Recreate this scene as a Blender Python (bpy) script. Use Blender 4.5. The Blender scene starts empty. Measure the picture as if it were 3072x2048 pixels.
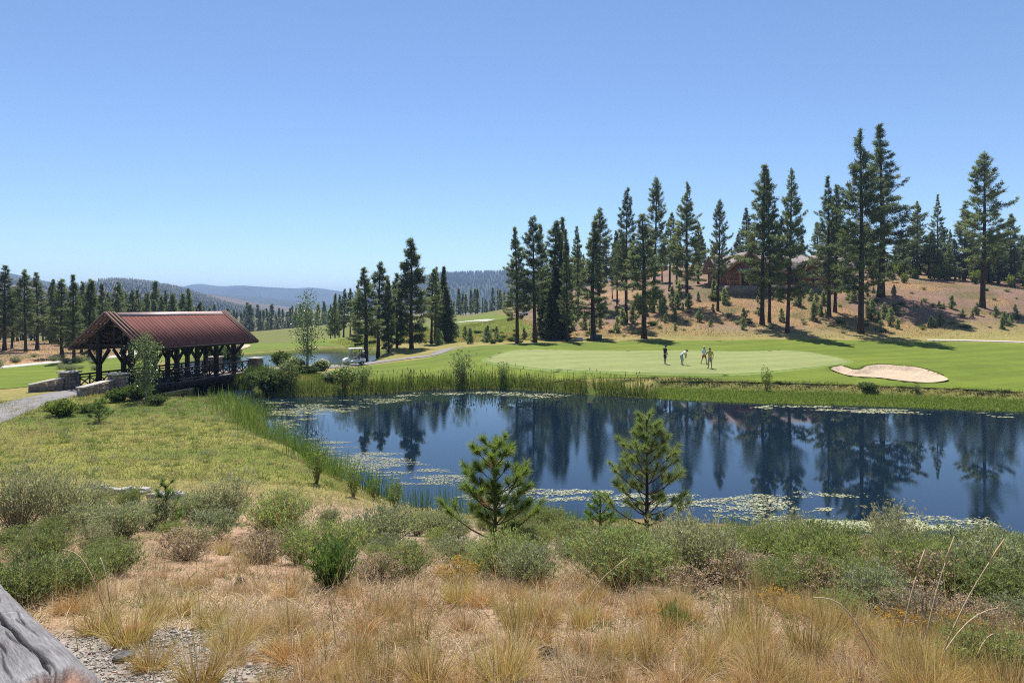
import bpy, bmesh, math, random
import numpy as np
from mathutils import Vector, Matrix

# ---------------------------------------------------------------- camera, sky, sun, exposure
SC = bpy.context.scene
COL = SC.collection
CAMH, HOR, FPX, CX = 7.2, 915.0, 2048.0, 1536.0      # eye height above the pond, horizon row, focal length (photo pixels)
cam_d = bpy.data.cameras.new("camera"); cam = bpy.data.objects.new("camera", cam_d); COL.objects.link(cam)
cam.location = (0, 0, CAMH); cam.rotation_euler = (math.radians(90), 0, 0)
cam_d.sensor_width = 36.0; cam_d.lens = 24.0; cam_d.shift_y = -(1024 - HOR) / 3072.0
cam_d.clip_start = 0.05; cam_d.clip_end = 40000
SC.camera = cam

SUN_AZ, SUN_EL = math.radians(-7.0), math.radians(60.0)   # azimuth from +Y towards +X
world = bpy.data.worlds.new("World"); SC.world = world; world.use_nodes = True
wn = world.node_tree; bg = wn.nodes["Background"]
sky = wn.nodes.new("ShaderNodeTexSky"); sky.sky_type = 'NISHITA'; sky.sun_disc = False
sky.sun_elevation = SUN_EL; sky.sun_rotation = SUN_AZ
sky.altitude = 1800; sky.air_density = 1.0; sky.dust_density = 0.0; sky.ozone_density = 4.5
wn.links.new(sky.outputs[0], bg.inputs[0]); bg.inputs[1].default_value = 0.096
sun_d = bpy.data.lights.new("sun", 'SUN'); sun_d.energy = 5.0; sun_d.angle = math.radians(0.53); sun_d.color = (1.0, 0.955, 0.89)
sun = bpy.data.objects.new("sun", sun_d); COL.objects.link(sun)
S = Vector((math.sin(SUN_AZ) * math.cos(SUN_EL), math.cos(SUN_AZ) * math.cos(SUN_EL), math.sin(SUN_EL)))
sun.rotation_euler = S.to_track_quat('Z', 'Y').to_euler(); sun.location = (0, 40, 80)
SC.view_settings.view_transform = 'Standard'; SC.view_settings.look = 'None'
SC.view_settings.exposure = 0.66; SC.view_settings.gamma = 1.0; SC.view_settings.use_curve_mapping = False
SC.render.engine = 'CYCLES'
cy = SC.cycles
cy.use_denoising = False; cy.use_adaptive_sampling = False; cy.max_bounces = 6; cy.diffuse_bounces = 3; cy.glossy_bounces = 3; cy.transmission_bounces = 4
cy.transparent_max_bounces = 6; cy.volume_bounces = 0; cy.caustics_reflective = False; cy.caustics_refractive = False
cy.sample_clamp_indirect = 6.0; cy.filter_width = 1.1

rng = np.random.default_rng(11)
random.seed(5)

# ---------------------------------------------------------------- helpers
def sstep(a, b, x):
    t = np.clip((np.asarray(x, float) - a) / (b - a), 0, 1); return t * t * (3 - 2 * t)
def hash2(i, j, s):
    v = np.sin(i * 127.1 + j * 311.7 + s * 74.7) * 43758.5453
    return v - np.floor(v)
def vnoise(x, y, sc, s=0):
    x = np.asarray(x, float) / sc; y = np.asarray(y, float) / sc
    i = np.floor(x); j = np.floor(y); u = x - i; v = y - j
    u = u * u * (3 - 2 * u); v = v * v * (3 - 2 * v)
    return (hash2(i, j, s) * (1 - u) + hash2(i + 1, j, s) * u) * (1 - v) + (hash2(i, j + 1, s) * (1 - u) + hash2(i + 1, j + 1, s) * u) * v
def fbm(x, y, sc, s=0, o=3):
    r = 0; a = 1; t = 0
    for k in range(o):
        r = r + a * vnoise(x, y, sc / 2 ** k, s + k * 7); t += a; a *= .5
    return r / t
def mix3(a, b, t):
    t = np.asarray(t)[..., None]; return np.asarray(a) * (1 - t) + np.asarray(b) * t
def norm(v):
    v = np.asarray(v, float); return v / np.maximum(np.linalg.norm(v, axis=-1, keepdims=True), 1e-9)

def mesh(name, V, F, mats=(), smooth=False, col=None, midx=None):
    """F: an (m,k) array or a list of such arrays / of index lists"""
    V = np.ascontiguousarray(np.asarray(V, np.float32)).reshape(-1, 3)
    if isinstance(F, np.ndarray): F = [F]
    arrs = []
    for f in F:
        f = np.asarray(f, np.int32)
        if f.ndim == 1: f = f[None, :]
        if len(f): arrs.append(f)
    loops = np.concatenate([a.ravel() for a in arrs]); tot = np.concatenate([np.full(len(a), a.shape[1], np.int32) for a in arrs])
    st = np.concatenate([[0], np.cumsum(tot)[:-1]]).astype(np.int32)
    me = bpy.data.meshes.new(name)
    me.vertices.add(len(V)); me.vertices.foreach_set("co", V.ravel())
    me.loops.add(len(loops)); me.loops.foreach_set("vertex_index", loops)
    me.polygons.add(len(tot)); me.polygons.foreach_set("loop_start", st)
    if midx is not None: me.polygons.foreach_set("material_index", np.asarray(midx, np.int32))
    if smooth: me.polygons.foreach_set("use_smooth", np.ones(len(tot), bool))
    if col is not None:
        c = np.ones((len(V), 4), np.float32); c[:, :3] = col
        at = me.attributes.new("Col", 'FLOAT_COLOR', 'POINT'); at.data.foreach_set("color", c.ravel())
    for m in (mats if isinstance(mats, (list, tuple)) else [mats]): me.materials.append(m)
    me.update(calc_edges=True)
    return me
def tag(o, label=None, cat=None, group=None, kind=None):
    if label: o["label"] = label
    if cat: o["category"] = cat
    if group: o["group"] = group
    if kind: o["kind"] = kind
    return o
def ob(name, me, parent=None, loc=(0, 0, 0), rot=(0, 0, 0), sc=(1, 1, 1)):
    o = bpy.data.objects.new(name, me); COL.objects.link(o)
    o.location = loc; o.rotation_euler = rot; o.scale = sc
    if parent is not None: o.parent = parent
    return o
def empty(name, loc=(0, 0, 0), rz=0, sc=(1, 1, 1)):
    o = bpy.data.objects.new(name, None); COL.objects.link(o); o.empty_display_size = .2
    o.location = loc; o.rotation_euler = (0, 0, rz); o.scale = sc; return o

class MB:
    """collects simple shapes into one mesh"""
    def __init__(s): s.v = []; s.f = {3: [], 4: []}; s.n = 0; s.ng = []
    def add(s, V, F):
        V = np.asarray(V, float); s.v.append(V)
        for f in F:
            f = [i + s.n for i in f]
            (s.f[len(f)] if len(f) in s.f else s.ng).append(f)
        s.n += len(V); return s
    def box(s, a, b, c=None, taper=1.0):
        (x0, y0, z0), (x1, y1, z1) = a, b
        cx, cy_ = (x0 + x1) / 2, (y0 + y1) / 2
        V = [(x0, y0, z0), (x1, y0, z0), (x1, y1, z0), (x0, y1, z0)] + [(cx + (x - cx) * taper, cy_ + (y - cy_) * taper, z1) for x, y in ((x0, y0), (x1, y0), (x1, y1), (x0, y1))]
        return s.add(V, [(3, 2, 1, 0), (4, 5, 6, 7), (0, 1, 5, 4), (1, 2, 6, 5), (2, 3, 7, 6), (3, 0, 4, 7)])
    def bar(s, p, q, w, h, up=(0, 0, 1)):
        p = np.array(p, float); q = np.array(q, float); d = norm(q - p); u = np.array(up, float)
        a = np.cross(d, u)
        if np.linalg.norm(a) < 1e-5: a = np.cross(d, (1, 0, 0))
        a = norm(a); u = np.cross(a, d)
        V = []
        for e in (p, q):
            for i, j in ((-1, -1), (1, -1), (1, 1), (-1, 1)): V.append(e + a * i * w / 2 + u * j * h / 2)
        return s.add(V, [(0, 1, 2, 3), (7, 6, 5, 4), (0, 4, 5, 1), (1, 5, 6, 2), (2, 6, 7, 3), (3, 7, 4, 0)])
    def tube(s, pts, rad, n=8, cap=True):
        pts = np.asarray(pts, float); m = len(pts); rad = np.broadcast_to(np.asarray(rad, float), (m,))
        V = []; a0 = None
        for i in range(m):
            d = norm(pts[min(i + 1, m - 1)] - pts[max(i - 1, 0)])
            if a0 is None:
                a0 = np.cross(d, (0, 0, 1)); 
                if np.linalg.norm(a0) < .05: a0 = np.cross(d, (1, 0, 0))
            a0 = norm(a0 - d * np.dot(a0, d)); b = np.cross(d, a0)
            for k in range(n):
                t = 2 * math.pi * k / n; V.append(pts[i] + (a0 * math.cos(t) + b * math.sin(t)) * rad[i])
        F = []
        for i in range(m - 1):
            for k in range(n):
                F.append((i * n + k, i * n + (k + 1) % n, (i + 1) * n + (k + 1) % n, (i + 1) * n + k))
        if cap: F.append(tuple(range(n - 1, -1, -1))); F.append(tuple((m - 1) * n + k for k in range(n)))
        return s.add(V, F)
    def prism(s, poly, a, b, axis=1):
        """polygon in the two other axes extruded along axis from a to b"""
        n = len(poly); V = []
        for t in (a, b):
            for p in poly:
                q = list(p); q.insert(axis, t); V.append(q)
        F = [tuple(range(n)), tuple(range(2 * n - 1, n - 1, -1))] + [(i, n + i, n + (i + 1) % n, (i + 1) % n) for i in range(n)]
        return s.add(V, F)
    def ell(s, c, r, nu=12, nv=8, top=1.0, bot=-1.0):
        V = []; F = []
        for j in range(nv + 1):
            ph = math.asin(bot) + (math.asin(top) - math.asin(bot)) * j / nv
            for i in range(nu):
                t = 2 * math.pi * i / nu
                V.append((c[0] + r[0] * math.cos(ph) * math.cos(t), c[1] + r[1] * math.cos(ph) * math.sin(t), c[2] + r[2] * math.sin(ph)))
        for j in range(nv):
            for i in range(nu): F.append((j * nu + i, j * nu + (i + 1) % nu, (j + 1) * nu + (i + 1) % nu, (j + 1) * nu + i))
        return s.add(V, F)
    def mesh(s, name, mat, smooth=False, bevel=0):
        me = mesh(name, np.concatenate(s.v), [np.array(v) for v in s.f.values() if v] + [np.array(g) for g in s.ng], mat, smooth)
        bm = bmesh.new(); bm.from_mesh(me)
        bmesh.ops.recalc_face_normals(bm, faces=bm.faces)
        if bevel: bmesh.ops.bevel(bm, geom=bm.edges[:], offset=bevel, segments=1, affect='EDGES')
        bm.to_mesh(me); bm.free()
        if smooth:
            for p in me.polygons: p.use_smooth = True
        return me
    def build(s, name, mat, parent=None, smooth=False, bevel=0, **k):
        return ob(name, s.mesh(name, mat, smooth, bevel), parent, **k)

# ---------------------------------------------------------------- materials
def nmat(name):
    m = bpy.data.materials.new(name); m.use_nodes = True; nt = m.node_tree
    b = nt.nodes["Principled BSDF"]; return m, nt, b
def nd(nt, t, **k):
    n = nt.nodes.new(t)
    for a, v in k.items():
        if a.startswith("i_"): n.inputs[int(a[2:])].default_value = v
        else: setattr(n, a, v)
    return n
def ramp(nt, fac, stops):
    r = nt.nodes.new("ShaderNodeValToRGB"); e = r.color_ramp.elements
    while len(e) > 1: e.remove(e[0])
    e[0].position = stops[0][0]; e[0].color = (*stops[0][1], 1)
    for p, c in stops[1:]:
        x = e.new(p); x.color = (*c, 1)
    nt.links.new(fac, r.inputs[0]); return r.outputs[0]
def coords(nt, kind="Object", scale=None, rot=None):
    if kind == "World": o = nt.nodes.new("ShaderNodeNewGeometry").outputs["Position"]
    else: o = nt.nodes.new("ShaderNodeTexCoord").outputs[kind]
    if scale is not None:
        mp = nt.nodes.new("ShaderNodeMapping"); mp.inputs["Scale"].default_value = scale
        if rot: mp.inputs["Rotation"].default_value = rot
        nt.links.new(o, mp.inputs[0]); o = mp.outputs[0]
    return o
def noise(nt, vec, scale, detail=4, rough=.6, dist=0):
    n = nt.nodes.new("ShaderNodeTexNoise"); n.inputs["Scale"].default_value = scale; n.inputs["Detail"].default_value = detail
    n.inputs["Roughness"].default_value = rough; n.inputs["Distortion"].default_value = dist
    if vec is not None: nt.links.new(vec, n.inputs["Vector"])
    return n.outputs["Fac"]
def bump(nt, b, h, strength=.3, dist=.02):
    n = nt.nodes.new("ShaderNodeBump"); n.inputs["Strength"].default_value = strength; n.inputs["Distance"].default_value = dist
    nt.links.new(h, n.inputs["Height"]); nt.links.new(n.outputs[0], b.inputs["Normal"]); return n
def mul(nt, a, b_, fac=1.0, mode='MULTIPLY'):
    n = nt.nodes.new("ShaderNodeMix"); n.data_type = 'RGBA'; n.blend_type = mode
    if isinstance(fac, float): n.inputs[0].default_value = fac
    else: nt.links.new(fac, n.inputs[0])
    for s, i in ((a, 6), (b_, 7)):
        if isinstance(s, tuple): n.inputs[i].default_value = (*s, 1)
        else: nt.links.new(s, n.inputs[i])
    return n.outputs[2]
def math_(nt, op, a, b_=0.0):
    n = nt.nodes.new("ShaderNodeMath"); n.operation = op
    for s, i in ((a, 0), (b_, 1)):
        if isinstance(s, (int, float)): n.inputs[i].default_value = s
        else: nt.links.new(s, n.inputs[i])
    return n.outputs[0]

def plain(name, c, rough=.6, metal=0.0, var=.25, sc=6.0, spec=.3, bmp=0.0, kind="Object"):
    m, nt, b = nmat(name); v = coords(nt, kind)
    f = noise(nt, v, sc, 5)
    lo = tuple(x * (1 - var) for x in c); hi = tuple(min(1, x * (1 + var)) for x in c)
    nt.links.new(ramp(nt, f, [(.25, lo), (.75, hi)]), b.inputs["Base Color"])
    b.inputs["Roughness"].default_value = rough; b.inputs["Metallic"].default_value = metal; b.inputs["Specular IOR Level"].default_value = spec
    if bmp: bump(nt, b, noise(nt, v, sc * 4, 5), bmp, .02)
    return m
def leaf(name, c=None, trans=.35, var=.25, rough=.55, tcol=(1.25, 1.3, .7), spec=.25):
    """foliage: own colour attribute (or c), a little random per plant, light shining through"""
    m, nt, b = nmat(name); out = nt.nodes["Material Output"]
    if c is None:
        a = nt.nodes.new("ShaderNodeAttribute"); a.attribute_name = "Col"; base = a.outputs["Color"]
    else:
        r = nt.nodes.new("ShaderNodeRGB"); r.outputs[0].default_value = (*c, 1); base = r.outputs[0]
    oi = nt.nodes.new("ShaderNodeObjectInfo")
    base = mul(nt, base, ramp(nt, oi.outputs["Random"], [(0, (1 - var, 1 - var * .9, 1 - var)), (.5, (1, 1, 1)), (1, (1 + var * 1.1, 1 + var, 1 + var * .5))]))
    nt.links.new(base, b.inputs["Base Color"]); b.inputs["Roughness"].default_value = rough; b.inputs["Specular IOR Level"].default_value = spec
    if trans:
        t = nt.nodes.new("ShaderNodeBsdfTranslucent"); nt.links.new(mul(nt, base, tcol), t.inputs[0])
        mx = nt.nodes.new("ShaderNodeMixShader"); mx.inputs[0].default_value = trans
        nt.links.new(b.outputs[0], mx.inputs[1]); nt.links.new(t.outputs[0], mx.inputs[2]); nt.links.new(mx.outputs[0], out.inputs[0])
    return m
def wood(name, c1, c2, sc=(1, 1, .08), rough=.75, bmp=.4, ns=9.0):
    m, nt, b = nmat(name); v = coords(nt, "Object", sc)
    f = noise(nt, v, ns, 6, .65, .4)
    nt.links.new(ramp(nt, f, [(.3, c1), (.7, c2)]), b.inputs["Base Color"]); b.inputs["Roughness"].default_value = rough
    b.inputs["Specular IOR Level"].default_value = .25
    bump(nt, b, f, bmp, .02); return m

M = {}
M["needles"] = leaf("pine needles", None, .55, .25, .45, (1.4, 1.45, .85), .55)
M["leaves"] = leaf("shrub leaves", None, .38, .15)
M["grass"] = leaf("grass blades", None, .35, .12, .6, (1.15, 1.15, .8))
M["aspen"] = leaf("aspen leaves", None, .4, .05, .35, (1.2, 1.3, .6), .6)
M["bark"] = wood("pine bark", (.022, .015, .012), (.085, .05, .036), (1, 1, .25), .9, .8, 5)
M["bark_pale"] = wood("aspen bark", (.22, .21, .17), (.5, .49, .43), (1, 1, .6), .8, .3, 6)
M["twig"] = wood("woody stems", (.06, .045, .035), (.19, .14, .105), (1, 1, .3), .9, .3, 14)
M["dark_timber"] = wood("dark stained timber", (.012, .0085, .007), (.034, .022, .017), (1, 1, 1), .6, .3, 8)
M["timber"] = wood("weathered fascia timber", (.10, .05, .038), (.21, .12, .09), (1, 1, 1), .65, .3, 9)
M["white_paint"] = plain("white cart paint", (.75, .76, .78), .28, 0, .04, 3, .5)
M["black_rubber"] = plain("black rubber", (.018, .018, .019), .75, 0, .3, 12)
M["dark_plastic"] = plain("dark plastic", (.03, .03, .033), .5, 0, .2, 8)
M["seat_vinyl"] = plain("dark seat vinyl", (.13, .12, .11), .5, 0, .1, 8)
M["steel"] = plain("brushed steel", (.5, .5, .52), .35, .9, .1, 20)
M["stone"] = plain("bridge stone", (.26, .215, .175), .85, 0, .45, 3.5, .2, .6)
M["stone_cap"] = plain("pale coping stone", (.47, .42, .36), .8, 0, .25, 4, .2, .4)
M["rock"] = plain("grey rock", (.36, .34, .31), .85, 0, .35, 5, .2, .6)
M["asphalt"] = plain("worn asphalt", (.22, .205, .2), .9, 0, .18, 1.7, .15, .3)
M["concrete_path"] = plain("pale concrete", (.5, .46, .4), .9, 0, .15, 2, .15, .2)

# ---------------------------------------------------------------- survey: the land's heights (metres above the pond)
def XD(px, D): return (px - CX) / FPX * D
def ZD(py, D): return CAMH - (py - HOR) / FPX * D
def Wz(px, py, z=0.0):
    D = (CAMH - z) * FPX / (py - HOR); return (XD(px, D), D)
ctl = []
def cz(px, py, z): x, y = Wz(px, py, z); ctl.append((x, y, z))
def cd(px, py, D): ctl.append((XD(px, D), D, ZD(py, D)))
for t in [(-6, 3, 5.45), (0, 3, 5.54), (6, 3, 5.5), (-15, 3, 5.2), (15, 3, 5.2), (-40, 3, 4.4), (40, 3, 3.4), (0, -6, 5.9), (-30, -6, 5.6), (30, -6, 5.2),
          (0, 8, 4.15), (-5, 8, 4.2), (6, 8, 4.1), (-12, 8, 3.95), (12, 8, 3.85), (0, 13, 2.78), (-6, 13, 3.0), (8, 13, 2.55), (-14, 13, 2.9), (14, 13, 2.25),
          (0, 18, 1.45), (-6, 18, 2.0), (-14, 19, 1.85), (8, 17.5, 1.2), (14, 16.5, .95), (1, 22, .3), (5, 22, .3), (10, 20.3, .25), (16, 18.5, .2), (26, 17, .2), (40, 20, .2),
          (-3.6, 23, .5), (-8, 24, 1.3), (-15, 25, 1.45), (-25, 25, 1.7), (-40, 25, 2), (-9, 30, 1.0), (-16, 32, 1.1), (-24, 33, 1.2), (-13, 39, .9), (-20, 40, 1.0), (-30, 40, 1.1), (-45, 45, 1.2), (-60, 40, 2),
          (-31, 49, 1.0), (-33.5, 44, 1.05), (-25.8, 65.4, 1.0), (-22.5, 60, .9), (-18.7, 55.5, .7), (-20, 70, .75),
          (30, 40, .2), (60, 50, .4), (100, 60, 1.5), (150, 100, 6), (120, 20, 2), (200, 150, 9), (60, 110, 3.2), (100, 110, 4.6), (110, 140, 10)]: ctl.append(t)
for t in [(1060, 1097, .55), (1200, 1100, .7), (1300, 1140, .6), (1500, 1100, 1.2), (1750, 1125, 1.1), (1750, 1052, 1.6), (2060, 1090, 1.35), (2300, 1100, 1.25), (2500, 1085, 1.3), (2700, 1080, 1.35), (3000, 1120, 1.0),
          (2650, 1130, .9), (2650, 1102, 1.2), (1536, 1150, .6), (2000, 1158, .62), (2500, 1166, .6), (3000, 1182, .6), (1400, 1045, 1.9), (1650, 1030, 2), (1900, 1022, 2), (2150, 1020, 2), (2400, 1022, 2), (2700, 1027, 1.85), (3072, 1035, 1.8), (3400, 1040, 1.8),
          (1290, 1068, .95), (300, 1085, .5), (150, 1120, .6), (0, 1160, .8), (-200, 1120, .8), (800, 1060, .35), (650, 1075, .3)]: cz(*t)
for t in [(1880, 1004, 110), (2000, 972, 115), (2300, 958, 118), (2579, 1000, 107), (2156, 932, 125), (1700, 965, 130), (1600, 992, 125), (1800, 925, 140), (1970, 898, 140), (2180, 868, 140), (2450, 874, 140), (2700, 880, 130), (2655, 889, 127), (2752, 856, 138), (2947, 922, 122), (3000, 872, 132), (3072, 905, 125), (2900, 965, 111), (3072, 995, 104),
          (1400, 972, 150), (1300, 990, 140), (1350, 1004, 125), (1450, 1012, 118), (1400, 950, 190), (1300, 944, 250), (1500, 946, 250), (1234, 1040, 103), (1100, 1050, 98), (1000, 1015, 122), (900, 1025, 125),
          (700, 1036, 170), (450, 1022, 200), (650, 1012, 330), (800, 1004, 350), (450, 1005, 330), (1000, 985, 330), (200, 1000, 330), (100, 1046, 105), (0, 1042, 105), (300, 1030, 130), (0, 1020, 150), (-300, 1020, 150), (-400, 1000, 300), (480, 1050, 115),
          (2000, 800, 190), (2500, 800, 190), (3072, 810, 190), (2200, 830, 250), (2800, 830, 250), (1700, 880, 200), (3600, 830, 250)]: cd(*t)
ctl = np.array(ctl)
_C = ctl[:, :2] / 50.0
def _k(r2): return np.where(r2 > 1e-12, .5 * r2 * np.log(np.maximum(r2, 1e-12)), 0)
_n = len(_C); _A = np.zeros((_n + 3, _n + 3))
_A[:_n, :_n] = _k(((_C[:, None] - _C[None]) ** 2).sum(-1)) + np.eye(_n) * 2e-4
_A[:_n, _n] = 1; _A[:_n, _n + 1:] = _C; _A[_n, :_n] = 1; _A[_n + 1:, :_n] = _C.T
_w = np.linalg.solve(_A, np.concatenate([ctl[:, 2], np.zeros(3)]))
def tps(x, y):
    x = np.clip(np.asarray(x, float), -170, 230).ravel() / 50; y = np.clip(np.asarray(y, float), -8, 360).ravel() / 50
    out = np.empty(len(x))
    for a in range(0, len(x), 20000):
        P = np.stack([x[a:a + 20000], y[a:a + 20000]], 1)
        out[a:a + 20000] = _k(((P[:, None] - _C[None]) ** 2).sum(-1)) @ _w[:_n] + _w[_n] + P @ _w[_n + 1:]
    return out
def sdf(poly, x, y):
    """signed distance to a polygon, negative inside"""
    P = np.asarray(poly, float); x = np.asarray(x, float).ravel(); y = np.asarray(y, float).ravel()
    d = np.full(len(x), 1e9); ins = np.zeros(len(x), bool)
    for i in range(len(P)):
        a = P[i]; b = P[(i + 1) % len(P)]; e = b - a; L = (e ** 2).sum() + 1e-12
        t = np.clip(((x - a[0]) * e[0] + (y - a[1]) * e[1]) / L, 0, 1)
        d = np.minimum(d, (x - a[0] - t * e[0]) ** 2 + (y - a[1] - t * e[1]) ** 2)
        if a[1] != b[1]:
            c = ((a[1] > y) != (b[1] > y)) & (x < (b[0] - a[0]) * (y - a[1]) / (b[1] - a[1]) + a[0]); ins ^= c
    return np.where(ins, -np.sqrt(d), np.sqrt(d))
def closed(pts, n=8):
    """Catmull-Rom through a closed loop"""
    P = np.asarray(pts, float); m = len(P); out = []
    for i in range(m):
        p0, p1, p2, p3 = P[i - 1], P[i], P[(i + 1) % m], P[(i + 2) % m]
        for k in range(n):
            t = k / n
            out.append(.5 * (2 * p1 + (p2 - p0) * t + (2 * p0 - 5 * p1 + 4 * p2 - p3) * t * t + (3 * p1 - p0 - 3 * p2 + p3) * t ** 3))
    return np.array(out)
def openc(pts, n=8):
    P = np.asarray(pts, float); P = np.vstack([2 * P[0] - P[1], P, 2 * P[-1] - P[-2]]); out = []
    for i in range(1, len(P) - 2):
        for k in range(n):
            t = k / n; p0, p1, p2, p3 = P[i - 1], P[i], P[i + 1], P[i + 2]
            out.append(.5 * (2 * p1 + (p2 - p0) * t + (2 * p0 - 5 * p1 + 4 * p2 - p3) * t * t + (3 * p1 - p0 - 3 * p2 + p3) * t ** 3))
    out.append(P[-2]); return np.array(out)

# the covered bridge's own axes: u along it, s across it (towards the near side)
BR_O, BR_YAW = np.array([-30.335, 50.893]), .301
def bp(u, s): c, si = math.cos(BR_YAW), math.sin(BR_YAW); return BR_O[0] + si * u + c * s, BR_O[1] + c * u - si * s
DECK = 1.0

POND = closed([Wz(*p) for p in [(760, 1186), (900, 1190), (1136, 1182), (1306, 1168), (1541, 1168), (1763, 1184), (1959, 1196), (2220, 1209), (2547, 1217), (2873, 1229), (3072, 1236), (3600, 1255)]]
              + [(62, 38), (60, 26)] + [Wz(*p) for p in [(3900, 1700), (3072, 1650), (2743, 1612), (2351, 1580), (1959, 1556), (1698, 1556), (1437, 1543), (1306, 1522), (1215, 1515), (1110, 1463), (1005, 1417), (901, 1371), (823, 1345), (800, 1293), (780, 1241), (700, 1215)]], 5)
STREAM = closed([Wz(820, 1215), Wz(600, 1222), Wz(470, 1222), bp(3.2, 2), bp(3.0, -3), (-34, 66), (-33, 73), (-28.5, 73), (-28.2, 66), bp(11.0, -3), bp(11.0, 2), Wz(800, 1185)], 4)
POND2 = closed([(-34.5, 72), (-28, 71.5), (-23.5, 77.5), (-18.5, 81), (-18.5, 94), (-21, 101), (-30, 103), (-38, 95), (-40, 84)], 6)
MARSH = np.array([Wz(*p, .1) for p in [(1920, 1196), (2220, 1214), (2547, 1222), (2873, 1236), (3072, 1244), (3500, 1260)]] + [Wz(*p, .4) for p in [(3500, 1204), (3072, 1188), (2800, 1177), (2500, 1166), (2200, 1159), (1985, 1153)]])
BUNKER = closed([Wz(*p) for p in [(2492, 1112, .95), (2520, 1106, .98), (2545, 1108, 1.0), (2566, 1113, 1.0), (2585, 1112, 1.0), (2600, 1103, 1.1), (2640, 1100, 1.1), (2690, 1103, 1.1), (2750, 1110, 1.0), (2805, 1122, .95), (2840, 1135, .9), (2842, 1141, .85), (2815, 1147, .8), (2770, 1148, .8), (2700, 1143, .8), (2640, 1137, .8), (2560, 1132, .85), (2515, 1123, .9)]], 4)
def h(x, y):
    x = np.asarray(x, float); y = np.asarray(y, float); shp = np.broadcast(x, y).shape
    x = np.broadcast_to(x, shp).ravel(); y = np.broadcast_to(y, shp).ravel()
    z = tps(x, y)
    dist = np.hypot(x, y)
    z = z + .10 * (fbm(x, y, 6, 3) - .5) * sstep(24, 40, dist) * 2 * sstep(100, 112, y) + .07 * (fbm(x, y, 1.6, 9) - .5) * (1 - sstep(20, 30, dist))
    z = z + .30 * (fbm(x, y, 11, 44, 2) - .5) * sstep(60, 68, y) * sstep(104, 96, y) * sstep(-14, -6, x)
    z = z * (1 - sstep(360, 900, dist)) + -9 * sstep(360, 900, dist)
    z = np.where((dist > 3) & (y < 110), np.maximum(z, .22), z)
    nr = (np.abs(x) < 130) & (y < 115) & (y > 5)
    if nr.any():
        xx, yy, zz = x[nr], y[nr], z[nr]
        dm = sdf(MARSH, xx, yy)
        q_ = sstep(.7, -.3, dm); zz = zz * (1 - q_) + .09 * q_
        db = sdf(BUNKER, xx, yy)
        zz = zz - .38 * sstep(.05, -.8, db) + .04 * sstep(1.4, .2, np.abs(db))
        d = np.minimum(np.minimum(sdf(POND, xx, yy), sdf(STREAM, xx, yy)), sdf(POND2, xx, yy))
        w = np.where(yy < 30, 2.6, 1.6)
        zz = np.where(d > 0, zz * sstep(0, 1, d / w) * .96 + zz * .04 * 1, -np.minimum(1.0, .10 + .45 * -d))
        z = z.copy(); z[nr] = zz
    return z.reshape(shp)
def hs(x, y): return float(h(np.array([x]), np.array([y]))[0])
_ds = np.exp(np.linspace(math.log(1.6), math.log(420), 800))
def G(px, py):
    """where the sight line through a photo pixel meets the land"""
    xs = XD(px, _ds); zr = ZD(py, _ds); k = np.argmax(zr < h(xs, _ds))
    if k == 0: k = len(_ds) - 1
    return float(xs[k]), float(_ds[k])

def sheet(poly, step, lift, name, mat, smooth=True, zf=None, col=None):
    """a sheet laid on the land inside a polygon, its rim snapped onto the outline"""
    poly = np.asarray(poly); x0, y0 = poly.min(0) - step; x1, y1 = poly.max(0) + step
    gx = np.arange(x0, x1 + step, step); gy = np.arange(y0, y1 + step, step)
    X, Y = np.meshgrid(gx, gy); nx, ny = len(gx), len(gy); X = X.ravel(); Y = Y.ravel()
    d = sdf(poly, X, Y)
    near = np.abs(d) < step * .8
    idx = np.where(near)[0]
    bx, by, bd = X[idx].copy(), Y[idx].copy(), np.full(len(idx), 1e9)
    for i in range(len(poly)):
        a = poly[i]; b = poly[(i + 1) % len(poly)]; e = b - a; L = (e ** 2).sum() + 1e-12
        t = np.clip(((X[idx] - a[0]) * e[0] + (Y[idx] - a[1]) * e[1]) / L, 0, 1); qx = a[0] + t * e[0]; qy = a[1] + t * e[1]
        dd = (qx - X[idx]) ** 2 + (qy - Y[idx]) ** 2; m = dd < bd
        bx[m], by[m], bd[m] = qx[m], qy[m], dd[m]
    X[idx], Y[idx] = bx, by
    I = np.arange(nx * ny).reshape(ny, nx)
    F = np.stack([I[:-1, :-1].ravel(), I[:-1, 1:].ravel(), I[1:, 1:].ravel(), I[1:, :-1].ravel()], 1)
    cxx, cyy = X[F].mean(1), Y[F].mean(1)
    F = F[sdf(poly, cxx, cyy) < 0]
    used = np.unique(F); rm = np.full(nx * ny, -1); rm[used] = np.arange(len(used))
    X, Y = X[used], Y[used]; Z = (h(X, Y) if zf is None else zf(X, Y)) + lift
    me = mesh(name, np.stack([X, Y, Z], 1), rm[F], mat, smooth, None if col is None else col(X, Y))
    return ob(name, me)
def strip(pts, width, lift, name, mat, nw=4, thick=.0):
    P = np.asarray(pts, float); T = norm(np.gradient(P, axis=0)); N = np.stack([T[:, 1], -T[:, 0]], 1)
    w = np.broadcast_to(np.asarray(width, float), (len(P),))
    V = []
    for j in range(nw + 1):
        q = P + N * ((j / nw - .5) * w)[:, None]; V.append(np.column_stack([q, h(q[:, 0], q[:, 1]) + lift]))
    V = np.stack(V, 1); m = len(P)
    # skirts down the two sides
    lo = V[:, 0].copy(); lo[:, 2] -= .2; hi = V[:, -1].copy(); hi[:, 2] -= .2
    V = np.concatenate([lo[:, None], V, hi[:, None]], 1); k = V.shape[1]
    I = np.arange(m * k).reshape(m, k)
    F = np.stack([I[:-1, :-1].ravel(), I[1:, :-1].ravel(), I[1:, 1:].ravel(), I[:-1, 1:].ravel()], 1)
    return ob(name, mesh(name, V.reshape(-1, 3), F, mat, False))

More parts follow.
